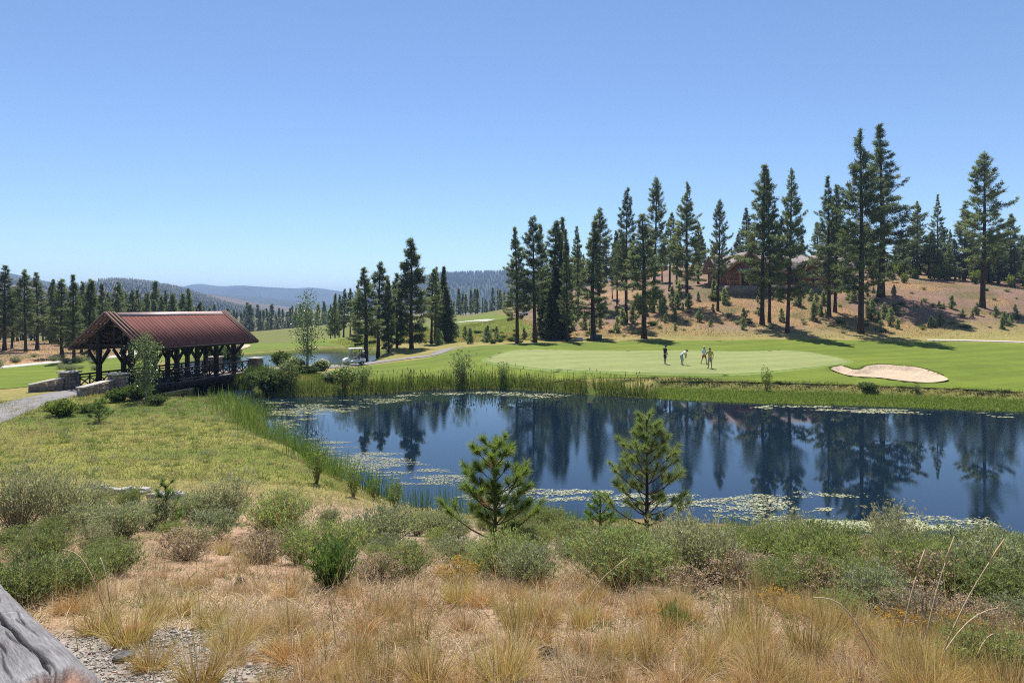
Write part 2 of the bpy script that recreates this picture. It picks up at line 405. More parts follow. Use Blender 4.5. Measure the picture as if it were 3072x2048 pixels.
FAIR_R = np.array([G(*p) for p in [(945, 1128), (1000, 1150), (1150, 1152), (1400, 1148), (1700, 1145), (1985, 1149), (2200, 1155), (2500, 1162), (2800, 1173), (3072, 1184), (3500, 1199)]]
                  + [(XD(p, D), D) for p, D in [(4000, 82), (3500, 88.5), (3072, 93), (2850, 97), (2600, 99.5), (2300, 101), (2000, 100), (1800, 98), (1650, 94.5), (1520, 90), (1420, 86.5), (1330, 84.5)]]
                  + [G(*p) for p in [(1290, 1074), (1200, 1085), (1120, 1095), (1060, 1104), (990, 1112)]])
FAIR_L = np.array([(-75, 45), (-46, 48.5), (-38, 51.5), (-36.5, 58), (-36.5, 70), (-42, 80), (-41, 97), (-31, 106), (-21, 104), (-22, 114), (-45, 150), (-60, 170), (-95, 200), (-100, 170), (-62, 122), (-52, 94), (-52, 76), (-54, 66), (-62, 62), (-80, 60)])
FAIR_C = np.array([(-16, 128), (-8, 120), (-3, 124), (4, 128), (0, 150), (-6, 172), (-22, 178), (-24, 150)])
GREEN = closed([Wz(*p) for p in [(1462, 1085, 1.3), (1490, 1072, 1.45), (1560, 1062, 1.5), (1700, 1055, 1.58), (1900, 1051, 1.6), (2080, 1052, 1.55), (2250, 1053, 1.5), (2350, 1050, 1.5), (2430, 1056, 1.45), (2500, 1072, 1.35), (2540, 1084, 1.28), (2530, 1092, 1.25), (2440, 1100, 1.22), (2330, 1110, 1.2), (2220, 1117, 1.15), (2050, 1120, 1.1), (1850, 1120, 1.08), (1680, 1115, 1.1), (1540, 1100, 1.2)]], 6)
def lowered(x, y):
    """the land under the mown sheets is kept a little below them"""
    z = h(x, y); x = np.ravel(x); y = np.ravel(y); z = z.copy()
    for P in (FAIR_R, FAIR_L, FAIR_C):
        z -= .22 * sstep(-.4, -2.0, sdf(P, x, y))
    return z

# ---------------------------------------------------------------- the ground
def axis_nodes(segs):
    out = [segs[0][0]]
    for a, b, s in segs:
        n = max(1, int(round((b - a) / s))); out += list(np.linspace(a, b, n + 1)[1:])
    return np.array(out)
gx = axis_nodes([(-9000, -3000, 1500), (-3000, -600, 300), (-600, -170, 43), (-170, -60, 3), (-60, -14, .8), (-14, 14, .3), (14, 60, .8), (60, 130, 2), (130, 230, 5), (230, 700, 47), (700, 3000, 460), (3000, 9000, 1500)])
gy = axis_nodes([(-400, -40, 90), (-40, -4, 4), (-4, 1, .7), (1, 26, .25), (26, 60, .5), (60, 150, .9), (150, 230, 2.5), (230, 400, 8), (400, 1000, 60), (1000, 9500, 500)])
X, Y = np.meshgrid(gx, gy); X = X.ravel(); Y = Y.ravel()
Z = np.where(np.hypot(X, Y) < 1200, 0, -9.0); mk = np.hypot(X, Y) < 1200
Z[mk] = lowered(X[mk], Y[mk])
MEADOW = np.array([(-70, 23), (-30, 22.5), (-14, 22), (-8.5, 21.5), (-3.6, 23.5), (-6, 27), (-9, 29), (-11, 33), (-13, 38), (-19, 47), (-26, 48), (-30, 46), (-40, 37), (-70, 33)])
def ground_col(x, y):
    x = np.ravel(x); y = np.ravel(y); n1 = fbm(x, y, 9, 1); n2 = fbm(x, y, 2.2, 5); n3 = fbm(x, y, .5, 8, 2)
    dist = np.hypot(x, y)
    litter = mix3((.20, .127, .098), (.285, .185, .143), n2)                  # pine litter and bare soil
    litter = mix3(litter, (.36, .235, .115), sstep(.5, .66, n1) * .7)           # dry orange grass
    litter = mix3(litter, (.13, .125, .05), sstep(.5, .7, fbm(x, y, 5, 77)) * .7)
    olive = mix3((.20, .20, .06), (.33, .27, .10), n2)
    soil = mix3((.30, .20, .13), (.44, .31, .205), n3)
    soil = mix3(soil, (.30, .26, .22), sstep(.45, .7, n1) * .5)
    mead = mix3((.17, .19, .04), (.27, .25, .07), n2); mead = mix3(mead, (.11, .15, .03), sstep(.5, .7, n1))
    c = litter
    c = mix3(c, olive, np.clip(sstep(118, 100, y) * sstep(24, 30, dist) + sstep(12, -2, x) * sstep(150, 120, y) * .8, 0, 1))
    c = mix3(c, (.15, .165, .045), sstep(4, -6, x) * sstep(112, 135, y))
    c = mix3(c, litter * 1.25, sstep(-48, -56, x) * sstep(62, 70, y) * sstep(150, 130, y))
    c = mix3(c, mead, sstep(1.5, -1.5, sdf(MEADOW, x, y)))
    c = mix3(c, soil, sstep(23, 17, dist))
    gravel = mix3((.27, .24, .21), (.38, .34, .30), n3)
    c = mix3(c, gravel, sstep(1.25, .8, np.hypot((x + 1.95) * .85, (y - 2.9) * .8)))
    far = mix3((.13, .13, .06), (.2, .16, .09), n1)
    c = mix3(c, far, sstep(230, 400, dist))
    d = np.minimum(np.minimum(sdf(POND, x, y), sdf(STREAM, x, y)), sdf(POND2, x, y))
    c = mix3(c, (.10, .14, .025), sstep(2.0, .6, d) * sstep(26, 34, dist)); c = mix3(c, (.10, .14, .022), sstep(.6, -.4, sdf(MARSH, x, y)))
    c = mix3(c, (.06, .05, .03), sstep(.25, -.1, d))
    return c
m, nt, b = nmat("ground soil and litter")
a = nd(nt, "ShaderNodeAttribute", attribute_name="Col"); v = coords(nt, "World")
f1 = noise(nt, v, 3.0, 8, .7); f2 = noise(nt, v, 26.0, 6, .7)
c = mul(nt, a.outputs["Color"], ramp(nt, f1, [(.3, (.6, .6, .6)), (.7, (1.32, 1.28, 1.22))]))
c = mul(nt, c, ramp(nt, f2, [(.3, (.66, .66, .66)), (.68, (1.25, 1.22, 1.2))]))
nt.links.new(c, b.inputs["Base Color"]); b.inputs["Roughness"].default_value = .95; b.inputs["Specular IOR Level"].default_value = .1
bump(nt, b, math_(nt, 'ADD', f2, f1), .6, .05); M["ground"] = m
I = np.arange(len(gx) * len(gy)).reshape(len(gy), len(gx))
F = np.stack([I[:-1, :-1].ravel(), I[:-1, 1:].ravel(), I[1:, 1:].ravel(), I[1:, :-1].ravel()], 1)
tag(ob("ground", mesh("ground", np.stack([X, Y, Z], 1), F, M["ground"], True, ground_col(X, Y))), "dry slope, meadow and hillside around the pond", None, None, "structure")

# ---------------------------------------------------------------- mown grass, sand, paths
def turf(name, c1, c2, c3, stripe=0.0):
    m, nt, b = nmat(name); v = coords(nt, "World")
    big = noise(nt, v, .10, 4, .55, .4); mid = noise(nt, v, .7, 6, .65); fine = noise(nt, v, 9.0, 6, .75)
    c = ramp(nt, big, [(.3, c1), (.52, c2), (.74, c3)])
    c = mul(nt, c, ramp(nt, mid, [(.3, (.86, .88, .82)), (.7, (1.1, 1.08, 1.1))]))
    c = mul(nt, c, ramp(nt, fine, [(.28, (.72, .74, .68)), (.72, (1.2, 1.18, 1.2))]))
    if stripe:
        w = nd(nt, "ShaderNodeTexWave"); w.inputs["Scale"].default_value = .075; w.inputs["Distortion"].default_value = 1.4; w.inputs["Detail"].default_value = 1
        mp = nd(nt, "ShaderNodeMapping"); mp.inputs["Rotation"].default_value = (0, 0, 1.15); nt.links.new(v, mp.inputs[0]); nt.links.new(mp.outputs[0], w.inputs["Vector"])
        c = mul(nt, c, ramp(nt, w.outputs["Fac"], [(.4, (1 - stripe,) * 3), (.6, (1 + stripe,) * 3)]))
    nt.links.new(c, b.inputs["Base Color"]); b.inputs["Roughness"].default_value = .85; b.inputs["Specular IOR Level"].default_value = .15
    bump(nt, b, fine, .5, .04); return m
M["fairway"] = turf("fairway turf", (.098, .140, .006), (.122, .163, .008), (.155, .192, .013), .06)
M["green"] = turf("putting green turf", (.20, .23, .075), (.222, .25, .085), (.24, .262, .095), .045)
M["collar"] = turf("collar turf", (.135, .195, .035), (.155, .215, .042), (.18, .235, .05), 0)
_gc = GREEN.mean(0); COLLAR = _gc + (GREEN - _gc) * np.array([1.03, 1.09])
def _nobunk(x, y): return h(x, y) - .35 * sstep(.25, -.35, sdf(BUNKER, x, y)) - .12 * sstep(-.1, -.9, sdf(COLLAR, x, y))
tag(sheet(FAIR_R, .6, .03, "fairway", M["fairway"], True, _nobunk), "bright mown grass around the putting green", None, None, "structure")
tag(sheet(FAIR_L, 1.2, .03, "fairway", M["fairway"]), "mown fairway beyond the covered bridge", None, None, "structure")
tag(sheet(FAIR_C, 1.4, .03, "fairway", M["fairway"]), "far strip of mown fairway on the rise", None, None, "structure")
_gc = GREEN.mean(0); 
tag(sheet(_gc + (GREEN - _gc) * np.array([1.03, 1.09]), .5, .036, "green_collar", M["collar"]), "slightly darker collar of grass round the putting green", None, None, "structure")
tag(sheet(GREEN, .5, .05, "putting_green", M["green"]), "pale close-mown putting green", None, None, "structure")
m, nt, b = nmat("bunker sand"); v = coords(nt, "World", (1, 3.0, 1))
f = noise(nt, v, 5, 6, .7); f2 = noise(nt, coords(nt, "World"), .8, 3)
nt.links.new(mul(nt, ramp(nt, f, [(.3, (.52, .395, .265)), (.7, (.68, .535, .385))]), ramp(nt, f2, [(.3, (.85, .85, .85)), (.7, (1.08, 1.08, 1.08))])), b.inputs["Base Color"])
b.inputs["Roughness"].default_value = .95; b.inputs["Specular IOR Level"].default_value = .1; bump(nt, b, math_(nt, "ADD", f, math_(nt, "MULTIPLY", noise(nt, coords(nt, "World"), 2.2, 3), 1.5)), .9, .15); M["sand"] = m
_bc = BUNKER.mean(0)
tag(sheet(_bc + (BUNKER - _bc) * np.array([1.0, 1.0]), .22, .05, "sand_bunker", M["sand"]), "sand bunker with a rolled lip right of the green", None, None, "structure")
SB2 = closed([G(*p) for p in [(690, 1046), (715, 1040), (735, 1034), (752, 1038), (735, 1046), (712, 1050)]], 5)
tag(sheet(SB2, .6, .09, "sand_bunker", M["sand"]), "small pale sand bunker far down the left fairway", None, None, "structure")
_pl = openc([bp(14.0, 0), bp(16.5, 0), G(905, 1108), G(960, 1104), G(1060, 1096), G(1150, 1085), G(1235, 1074), G(1300, 1066), (XD(1335, 88), 88), (XD(1375, 93), 93)], 8)
tag(strip(_pl, 2.3, .06, "cart_path", M["asphalt"]), "grey cart path climbing right from the bridge", None, None, "structure")
_pl = openc([bp(.3, 0), bp(-2.2, 0), G(120, 1200), G(30, 1227), G(-60, 1258), G(-300, 1330)], 8)
tag(strip(_pl, [2.6] * 24 + [2.9] * (len(_pl) - 24), .06, "cart_path", M["asphalt"]), "grey cart path leading left onto the covered bridge", None, None, "structure")
_pl = openc([(XD(2780, 99.6), 99.6), (XD(2850, 98.6), 98.6), (XD(3072, 94.8), 94.8), (XD(3500, 90), 90)], 8)
tag(strip(_pl, 1.3, .08, "cart_path", M["concrete_path"]), "thin pale path between fairway and hillside at right", None, None, "structure")
_pl = openc([(-82, 61), (-63, 63), (-54.5, 67.5), (-53, 77), (-53, 93), (-62, 120)], 8)
tag(strip(_pl, 1.6, .10, "cart_path", M["concrete_path"]), "thin pale path along the far edge of the left fairway", None, None, "structure")
_pl = openc([(XD(1320, 160), 160), (XD(1400, 158), 158), (XD(1475, 150), 150)], 8)
tag(strip(_pl, 2.2, .12, "cart_path", M["concrete_path"]), "pale path crossing the far rise in the middle", None, None, "structure")

# ---------------------------------------------------------------- water
def water(name, scale, strength, patch):
    m, nt, b = nmat(name); v = coords(nt, "World", (1, 1.9, 1))
    b.inputs["Base Color"].default_value = (.005, .014, .027, 1); b.inputs["Roughness"].default_value = .015; b.inputs["IOR"].default_value = 1.42
    f = noise(nt, v, scale, 3, .6); g = noise(nt, coords(nt, "World", (1, .8, 1)), .9, 2, .5)
    bn = nd(nt, "ShaderNodeBump"); bn.inputs["Distance"].default_value = .02
    nt.links.new(math_(nt, 'ADD', f, math_(nt, 'MULTIPLY', g, .7)), bn.inputs["Height"])
    if patch:
        pn = noise(nt, coords(nt, "World", (.5, 1, 1)), .085, 2, .5)      # wind patches
        st = ramp(nt, pn, [(.42, (.004,) * 3), (.60, (strength,) * 3)])
        nt.links.new(st, bn.inputs["Strength"])
    else: bn.inputs["Strength"].default_value = strength
    nt.links.new(bn.outputs[0], b.inputs["Normal"]); return m
M["water"] = water("pond water", 7.0, .075, True); M["water2"] = water("windy pond water", 2.2, 1.0, False); M["water2"].node_tree.nodes["Bump"].inputs["Distance"].default_value = .035; M["water2"].node_tree.nodes["Principled BSDF"].inputs["Roughness"].default_value = .06
def flat(x, y): return np.zeros(len(x))
_c = POND.mean(0)
tag(sheet(np.array([(-24, 42), (-22, 56), (-8, 62), (10, 62), (30, 58), (64, 52), (66, 20), (16, 14.5), (0, 17), (-10, 24), (-18, 36)]), 3.0, 0, "pond", M["water"], False, flat), "dark blue pond reflecting the pines", None, None, "structure")
tag(sheet(np.array([(-24.002, 42), (-40, 40), (-48, 76), (-44, 108), (-15, 108), (-15, 70), (-22.002, 56)]), 3.0, -.004, "far_pond", M["water2"], False, flat), "small sparkling pond behind the bridge", None, None, "structure")

# ---------------------------------------------------------------- far hills
M["hill_brown"] = plain("dry hill", (.12, .085, .062), .95, 0, .4, .012, .1, 0, "World")
M["hill_green"] = plain("wooded hill", (.035, .045, .03), .95, 0, .4, .01, .1, 0, "World")
M["hill_far"] = plain("far mountain", (.04, .055, .05), .95, 0, .5, .003, .1, 0, "World")
def hill(name, prof, D, depth, mat, label, amp, base=-12):
    P = np.array(prof, float); pxs = np.linspace(P[0, 0], P[-1, 0], 160); ys = np.interp(pxs, P[:, 0], P[:, 1])
    ys = np.convolve(np.pad(ys, 3, mode='edge'), np.ones(7) / 7, mode='valid')
    xs = XD(pxs, D); zt = ZD(ys, D); V = []
    T = np.concatenate([np.linspace(0, 1, 28), np.linspace(1, 0, 10)[1:]])
    for k, t in enumerate(T):
        yy = D - depth * (1 - t) if k < 28 else D + depth * (1 - t)
        n = (fbm(xs, xs * 0 + yy, depth * .35, 3, 5) - .5) * amp * 2 * (1 - t) * min(1, t * 4)
        r = base + (zt - base) * (t * t * (3 - 2 * t)) ** .8 + n
        V.append(np.stack([xs * (yy / D if k < 28 else 1), np.full_like(xs, yy), r], 1))
    V = np.stack(V, 0); I = np.arange(V.shape[0] * V.shape[1]).reshape(V.shape[:2])
    F = np.stack([I[:-1, :-1].ravel(), I[:-1, 1:].ravel(), I[1:, 1:].ravel(), I[1:, :-1].ravel()], 1)
    tag(ob(name, mesh(name, V.reshape(-1, 3), F, mat, True)), label, None, None, "structure"); return V
HB = hill("hill", [(-700, 826), (-300, 826), (0, 849), (60, 854), (100, 859), (160, 873), (200, 871), (250, 861), (290, 852), (330, 848), (370, 849), (430, 855), (490, 865), (550, 877), (600, 893), (660, 913), (720, 928), (800, 946), (950, 966)], 1600, 900, M["hill_brown"], "dry brown hill dotted with trees behind the left forest", 14)
hill("hill", [(-800, 795), (-300, 797), (-60, 806), (0, 822), (40, 831), (80, 843), (140, 862), (220, 890), (400, 930)], 2200, 800, M["hill_green"], "bluish hill at the far left edge", 20)
hill("mountain", [(300, 896), (560, 884), (633, 882), (723, 888), (808, 894), (872, 902), (935, 912), (1000, 918), (1200, 936)], 3000, 1000, M["hill_far"], "lower blue-grey ridge in front of the far mountains", 40)
hill("mountain", [(200, 892), (480, 872), (572, 858), (587, 851), (616, 855), (655, 860), (723, 857), (808, 863), (884, 866), (935, 863), (978, 868), (1060, 880), (1150, 896), (1300, 922)], 4700, 1400, M["hill_far"], "hazy blue mountains on the horizon", 60)
HF = hill("hill", [(1000, 925), (1100, 895), (1180, 866), (1250, 842), (1317, 828), (1384, 825), (1437, 824), (1500, 822), (1560, 820), (1700, 832), (1900, 860), (2200, 890)], 2500, 1100, M["hill_green"], "dark forested hill behind the middle trees", 16)

# ---------------------------------------------------------------- plant building blocks
def blades(P, D, L, W, droop=0.0, segs=1, r=None, tip=.15, side=None):
    """thin tapering blades: roots P, directions D, lengths L, widths W; returns V, F(quads or tris)"""
    r = r or rng; n = len(P); P = np.asarray(P, float); D = norm(D); L = np.broadcast_to(L, (n,)); W = np.broadcast_to(W, (n,)); droop = np.broadcast_to(droop, (n,))
    s = norm(np.cross(D, r.normal(size=(n, 3)))) if side is None else side
    if segs == 1:
        V = np.stack([P - s * W[:, None] / 2, P + s * W[:, None] / 2, P + D * L[:, None] + np.array([0, 0, -1]) * (droop * L)[:, None]], 1)
        return V.reshape(-1, 3), np.arange(3 * n).reshape(n, 3)
    V = []
    for k in range(segs + 1):
        t = k / segs; c = P + D * (L * t)[:, None] - np.array([0, 0, 1.0]) * (droop * L * t * t)[:, None]
        w = (W * (1 - (1 - tip) * t))[:, None] / 2; V += [c - s * w, c + s * w]
    V = np.stack(V, 1).reshape(-1, 3); m = 2 * (segs + 1); b = (np.arange(n) * m)[:, None]; F = []
    for k in range(segs): F.append(np.concatenate([b + 2 * k, b + 2 * k + 1, b + 2 * k + 3, b + 2 * k + 2], 1))
    return V, np.concatenate(F)
def jitcol(base, n, per, r, v=.2, alt=None, pa=0.0):
    c = np.array(base)[None] * (1 + r.uniform(-v, v, (n, 1))) * (1 + r.uniform(-v * .3, v * .3, (n, 3)))
    if alt is not None:
        m = r.random(n) < pa; c[m] = np.array(alt) * (1 + r.uniform(-v, v, (m.sum(), 1)))
    return np.repeat(np.clip(c, .003, .95), per, 0)
class Soup:
    def __init__(s): s.V = []; s.F = {}; s.C = []; s.n = 0
    def add(s, V, F, C):
        F = np.asarray(F); s.V.append(V); s.F.setdefault(F.shape[1], []).append(F + s.n); s.C.append(C); s.n += len(V)
    def mesh(s, name, mat, smooth=False):
        return mesh(name, np.concatenate(s.V), [np.concatenate(f) for f in s.F.values()], mat, smooth, np.concatenate(s.C))

def pine(H, cb, rmax, seed, nb=5, gap=.55, prof=.85, tuft=.42, up=.25, dens=1.0, bare=.3, cg=(.125, .152, .084), fir=False):
    r = np.random.default_rng(seed); tr = MB(); S_ = Soup()
    lean = r.uniform(-.02, .02, 2) * H
    def axis(z): t = z / H; return np.array([lean[0] * t * t + .10 * math.sin(t * 5 + seed), lean[1] * t * t, z])
    r0 = .0125 * H + .03
    zs = np.linspace(0, H * .985, 14)
    tr.tube([axis(z) - np.array([0, 0, .4 if z == 0 else 0]) for z in zs], [r0 * (1.35 if z == 0 else 1) * (1 - z / H) ** .8 + .015 for z in zs], 8)
    z = cb * H; tl = []; td = []; ts = []
    while z < H * .99:
        t = (z - cb * H) / (H * (1 - cb))
        rad = rmax * ((1 - t) ** prof) * (.55 + .45 * min(1, t * 6)) + .10
        for k in range(nb if t < .85 else nb - 1):
            if r.random() < .13: continue
            az = r.uniform(0, 2 * math.pi); L = rad * r.uniform(.5, 1.05) * (1.25 if r.random() < .12 else 1); dz = r.uniform(-.4, .4) * gap
            out = np.array([math.cos(az), math.sin(az), 0]); el = (-.22 + .75 * t + r.normal() * .10) if not fir else (-.25 + .55 * t + r.normal() * .06)
            p0 = axis(z + dz); n = 5; pts = []
            for i in range(n + 1):
                q = i / n; pts.append(p0 + out * L * q * math.cos(el) + np.array([0, 0, 1]) * L * (math.sin(el) * q + up * q * q))
            pts = np.array(pts); tr.tube(pts[[0, 2, 5]], [.016 + .012 * L, .012 + .006 * L, .006], 3, False)
            nt_ = max(4, int(L * 9.5 * dens)); sd = np.cross(out, (0, 0, 1))
            q = bare + (1 - bare) * r.random(nt_) ** .75; q[0] = 1.0
            ii = np.clip((q * n).astype(int), 0, n - 1); ff = q * n - ii
            pos = pts[ii] * (1 - ff)[:, None] + pts[ii + 1] * ff[:, None]
            spread = (.12 + .34 * L * (1.05 - q) * (1.2 - np.abs(q - .55))) * r.uniform(-1, 1, nt_)
            pos = pos + sd * spread[:, None] + np.array([0, 0, 1]) * (r.uniform(-.16, .2, nt_))[:, None]
            d = out * .55 + np.array([0, 0, .75 if not fir else .2]) + r.normal(size=(nt_, 3)) * .35 + sd * np.sign(spread)[:, None] * .4
            tl.append(pos); td.append(norm(d)); ts.append(np.full(nt_, tuft * r.uniform(.8, 1.15)))
        z += gap * r.uniform(.75, 1.25) * (1.0 if t < .7 else .75)
    for k in range(int(H * .5) if not fir else 0):                       # bare dead limbs under the crown
        z = r.uniform(.12, cb + .08) * H; az = r.uniform(0, 6.28); L = r.uniform(.3, 1.0) * rmax * .4; a = axis(z); b_ = a + np.array([math.cos(az) * L, math.sin(az) * L, r.uniform(-.25, .15) * L])
        tr.tube([a, b_], [.03, .008], 3, False)
    # leader
    k = 5; tl.append(np.array([axis(H * .985) - np.array([0, 0, .25 * i]) for i in range(k)])); td.append(np.tile([0, 0, 1.0], (k, 1))); ts.append(np.full(k, tuft))
    P = np.concatenate(tl); D = np.concatenate(td); T = np.concatenate(ts); nb_ = 10
    shade = np.repeat(1 + r.uniform(-.3, .35, len(P)), nb_)
    P2 = np.repeat(P, nb_, 0) + r.normal(size=(len(P) * nb_, 3)) * np.repeat(T, nb_)[:, None] * .22; D2 = norm(np.repeat(D, nb_, 0) * .75 + r.normal(size=(len(P2), 3)) * .62); T2 = np.repeat(T, nb_)
    V, F = blades(P2, D2, T2 * r.uniform(.65, 1.15, len(P2)), T2 * .17, r=r)
    C = np.repeat(np.array(cg)[None] * shade[:, None] * (1 + r.uniform(-.15, .15, (len(P2), 3))), 3, 0)
    S_.add(V, F, C)
    return tr.mesh("trunk", M["bark"], True), S_.mesh("crown", M["needles"])
PINES = {}
def proto(k, *a, **kw): PINES[k] = (a[0], *pine(*a, **kw))
for i in range(4): proto("tall%d" % i, 28, (.27, .33, .24, .22)[i], (5.4, 4.8, 6.0, 5.4)[i], 100 + i, 5, .60, .9, .46, dens=.95)
for i in range(3): proto("slim%d" % i, 24, (.22, .30, .36)[i], (3.6, 3.3, 3.8)[i], 140 + i, 5, .52, .9, .42, dens=1.1)
proto("tall4", 28, .30, 4.6, 131, 5, .66, .65, .5, dens=.9, up=.32)
proto("tall5", 28, .20, 6.2, 132, 5, .62, 1.15, .46, dens=.9, bare=.35)
proto("slim3", 24, .28, 3.9, 133, 5, .6, .65, .46, dens=.95)
proto("slim4", 24, .18, 3.4, 134, 5, .5, 1.1, .42, dens=1.0)
for i in range(3): proto("mid%d" % i, 15, (.08, .18, .12)[i], (2.7, 2.4, 2.9)[i], 160 + i, 5, .42, .9, .38)
for i in range(2): proto("full%d" % i, 15, .06, 3.0, 180 + i, 5, .42, .8, .42, dens=1.1)
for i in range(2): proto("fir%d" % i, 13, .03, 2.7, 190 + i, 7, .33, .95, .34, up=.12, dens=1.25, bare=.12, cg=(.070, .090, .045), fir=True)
for i in range(3): proto("far%d" % i, 16, .12, (1.9, 2.2, 1.7)[i], 200 + i, 5, .75, .85, .75, dens=.55)
for i in range(3): proto("young%d" % i, 3.2, .05, 1.0, 220 + i, 4, .26, .8, .26, up=.35, dens=2.2, bare=.25, cg=(.21, .25, .14))
NTREE = [0]
def tree(px, top, D, key, label, group, base=None, wf=1.0, cat="tree", name="pine_tree", hh=None):
    x = XD(px, D); z = hs(x, D); H_, tm, cm = PINES[key]
    hgt = hh if hh else ZD(top, D) - z
    s = hgt / H_; NTREE[0] += 1; wf *= 1 + .13 * math.sin(NTREE[0] * 1.7)
    e = empty(name, (x, D, z), (NTREE[0] * 2.399) % 6.283, (s * wf, s * wf, s))
    e.rotation_euler = (.022 * math.sin(NTREE[0] * 3.7), .022 * math.cos(NTREE[0] * 5.3), e.rotation_euler[2])
    ob("trunk", tm, e); ob("crown", cm, e)
    return tag(e, label, cat, group)

ORD = ["first", "second", "third", "fourth", "fifth", "sixth", "seventh", "eighth", "ninth", "tenth", "eleventh", "twelfth", "thirteenth", "fourteenth"]
# --- the pines behind the green and on the hillside: px, top row, distance, kind, width, label
g = "pines on the slope behind the putting green"
for px, top, D, k, w, lab in [
    (1553, 680, 96, "slim0", 1.0, "leftmost pine at the back edge of the fairway"),
    (1605, 651, 97.5, "slim3", 1.15, "second tall pine from the left at the fairway's back edge"),
    (1630, 676, 112, "mid0", .8, "pine peeking out just right of the second fairway pine"),
    (1660, 658, 108, "slim2", 1.25, "pine rising out of the dark fir thicket, left of the two"),
    (1681, 650, 111, "slim0", 1.1, "pine rising out of the dark fir thicket, right of the two"),
    (1702, 685, 99.5, "slim4", .85, "slender bare-trunked pine right of the dark fir thicket"),
    (1735, 678, 140, "slim0", 1.0, "slim pine high on the slope above the grey utility box"),
    (1779, 660, 106, "slim4", 1.35, "full pine standing behind the green utility box"),
    (1797, 626, 138, "slim3", 1.2, "taller pine behind the one at the green utility box"),
    (1852, 690, 142, "slim2", 1.0, "thin pine in the gap left of the crooked-shadow pine"),
    (1878, 563, 120, "tall1", .92, "tall pine left of the first golfer, long trunk shadow at its foot"),
    (1934, 641, 104, "slim0", 1.35, "nearest pine above the first golfer, dense low crown"),
    (1960, 536, 128, "tall4", .95, "tallest pine above the leftmost golfer"),
    (2008, 636, 146, "slim2", 1.2, "hazier pine between the two tall pines above the golfers"),
    (2030, 676, 152, "mid1", 1.0, "short background pine above the putting golfer"),
    (2061, 548, 130, "tall3", .92, "tall airy pine above the putting golfer"),
    (2095, 664, 150, "slim1", 1.3, "dark pine just left of the house, behind the airy tall pine"),
    (2154, 603, 125, "tall4", .95, "pine in front of the house's left corner"),
    (2238, 622, 162, "slim0", 1.3, "pine behind the house roof at left"),
    (2286, 495, 114, "tall0", 1.0, "left of the twin pines in front of the house"),
    (2308, 512, 115.5, "tall5", .85, "right of the twin pines in front of the house"),
    (2363, 507, 107, "tall3", .9, "pine with long leaning trunk in the middle of the house front"),
    (2487, 528, 119, "tall5", .85, "left of the close pair of pines at the house's right end"),
    (2505, 552, 121, "tall0", .9, "right of the close pair of pines at the house's right end"),
    (2583, 391, 107, "tall3", 1.2, "broad giant pine in front, left of the two highest"),
    (2642, 377, 127, "tall5", 1.35, "highest pine of all, behind the broad giant"),
    (2752, 605, 150, "tall2", .9, "small-crowned pine right of the two giants"),
    (2813, 584, 155, "tall5", .92, "layered pine second right of the two giants"),
    (2852, 688, 165, "slim1", 1.0, "low pine top between the layered pine and the right tall pine"),
    (2893, 612, 150, "slim0", 1.35, "dark pine hugging the left side of the right tall pine"),
    (2949, 466, 122, "tall4", 1.15, "lone tall pine on the bare hill at right"),
    (3034, 640, 145, "slim2", 1.35, "pine between the lone tall pine and the right edge"),
    (3075, 706, 150, "slim0", 1.3, "pine cut by the right edge of the picture")]:
    tree(px, top, D, k, lab, g, None, w)
g = "dark firs in the thicket on the slope"
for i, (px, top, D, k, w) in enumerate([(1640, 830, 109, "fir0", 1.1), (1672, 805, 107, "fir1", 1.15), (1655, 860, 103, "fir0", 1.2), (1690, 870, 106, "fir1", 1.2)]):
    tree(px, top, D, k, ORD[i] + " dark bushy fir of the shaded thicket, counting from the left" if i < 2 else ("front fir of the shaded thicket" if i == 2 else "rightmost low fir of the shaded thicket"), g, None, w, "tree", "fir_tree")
# --- the clump in the middle left
g = "pines of the middle clump beyond the golf cart"
for px, top, D, k, w, lab in [
    (1100, 801, 88, "slim0", 1.5, "pine straight above the golf cart, bare lower trunk"),
    (1133, 787, 96, "slim3", 1.5, "second pine of the middle clump from the cart"),
    (1166, 839, 93, "full0", .95, "lower full pine left of the clump's tallest"),
    (1190, 820, 101, "full1", .95, "pine tucked behind the left side of the clump's tallest"),
    (1237, 717, 98, "full0", 1.12, "tallest and broadest pine of the middle clump"),
    (1293, 804, 108, "slim2", 1.4, "pale open pine right of the clump's tallest"),
    (1305, 800, 114, "slim0", 1.1, "narrow pine behind the pale open one"),
    (1329, 801, 119, "fir1", .8, "dark narrow spire at the right of the middle clump"),
    (1341, 858, 111, "fir0", 1.25, "dense dark fir at the right foot of the middle clump"),
    (1005, 881, 135, "mid0", 1.1, "small pine at the left end of the clump's back row"),
    (1017, 884, 139, "mid1", .95, "second small pine of the clump's back row"),
    (1031, 866, 130, "slim0", 1.1, "third pine of the clump's back row"),
    (1051, 864, 128, "slim2", 1.1, "fourth pine of the clump's back row"),
    (1074, 846, 120, "mid2", 1.0, "pine just left of the one above the cart"),
    (992, 915, 142, "mid2", 1.0, "lowest pine left of the middle clump")]:
    tree(px, top, D, k, lab, g, None, w)
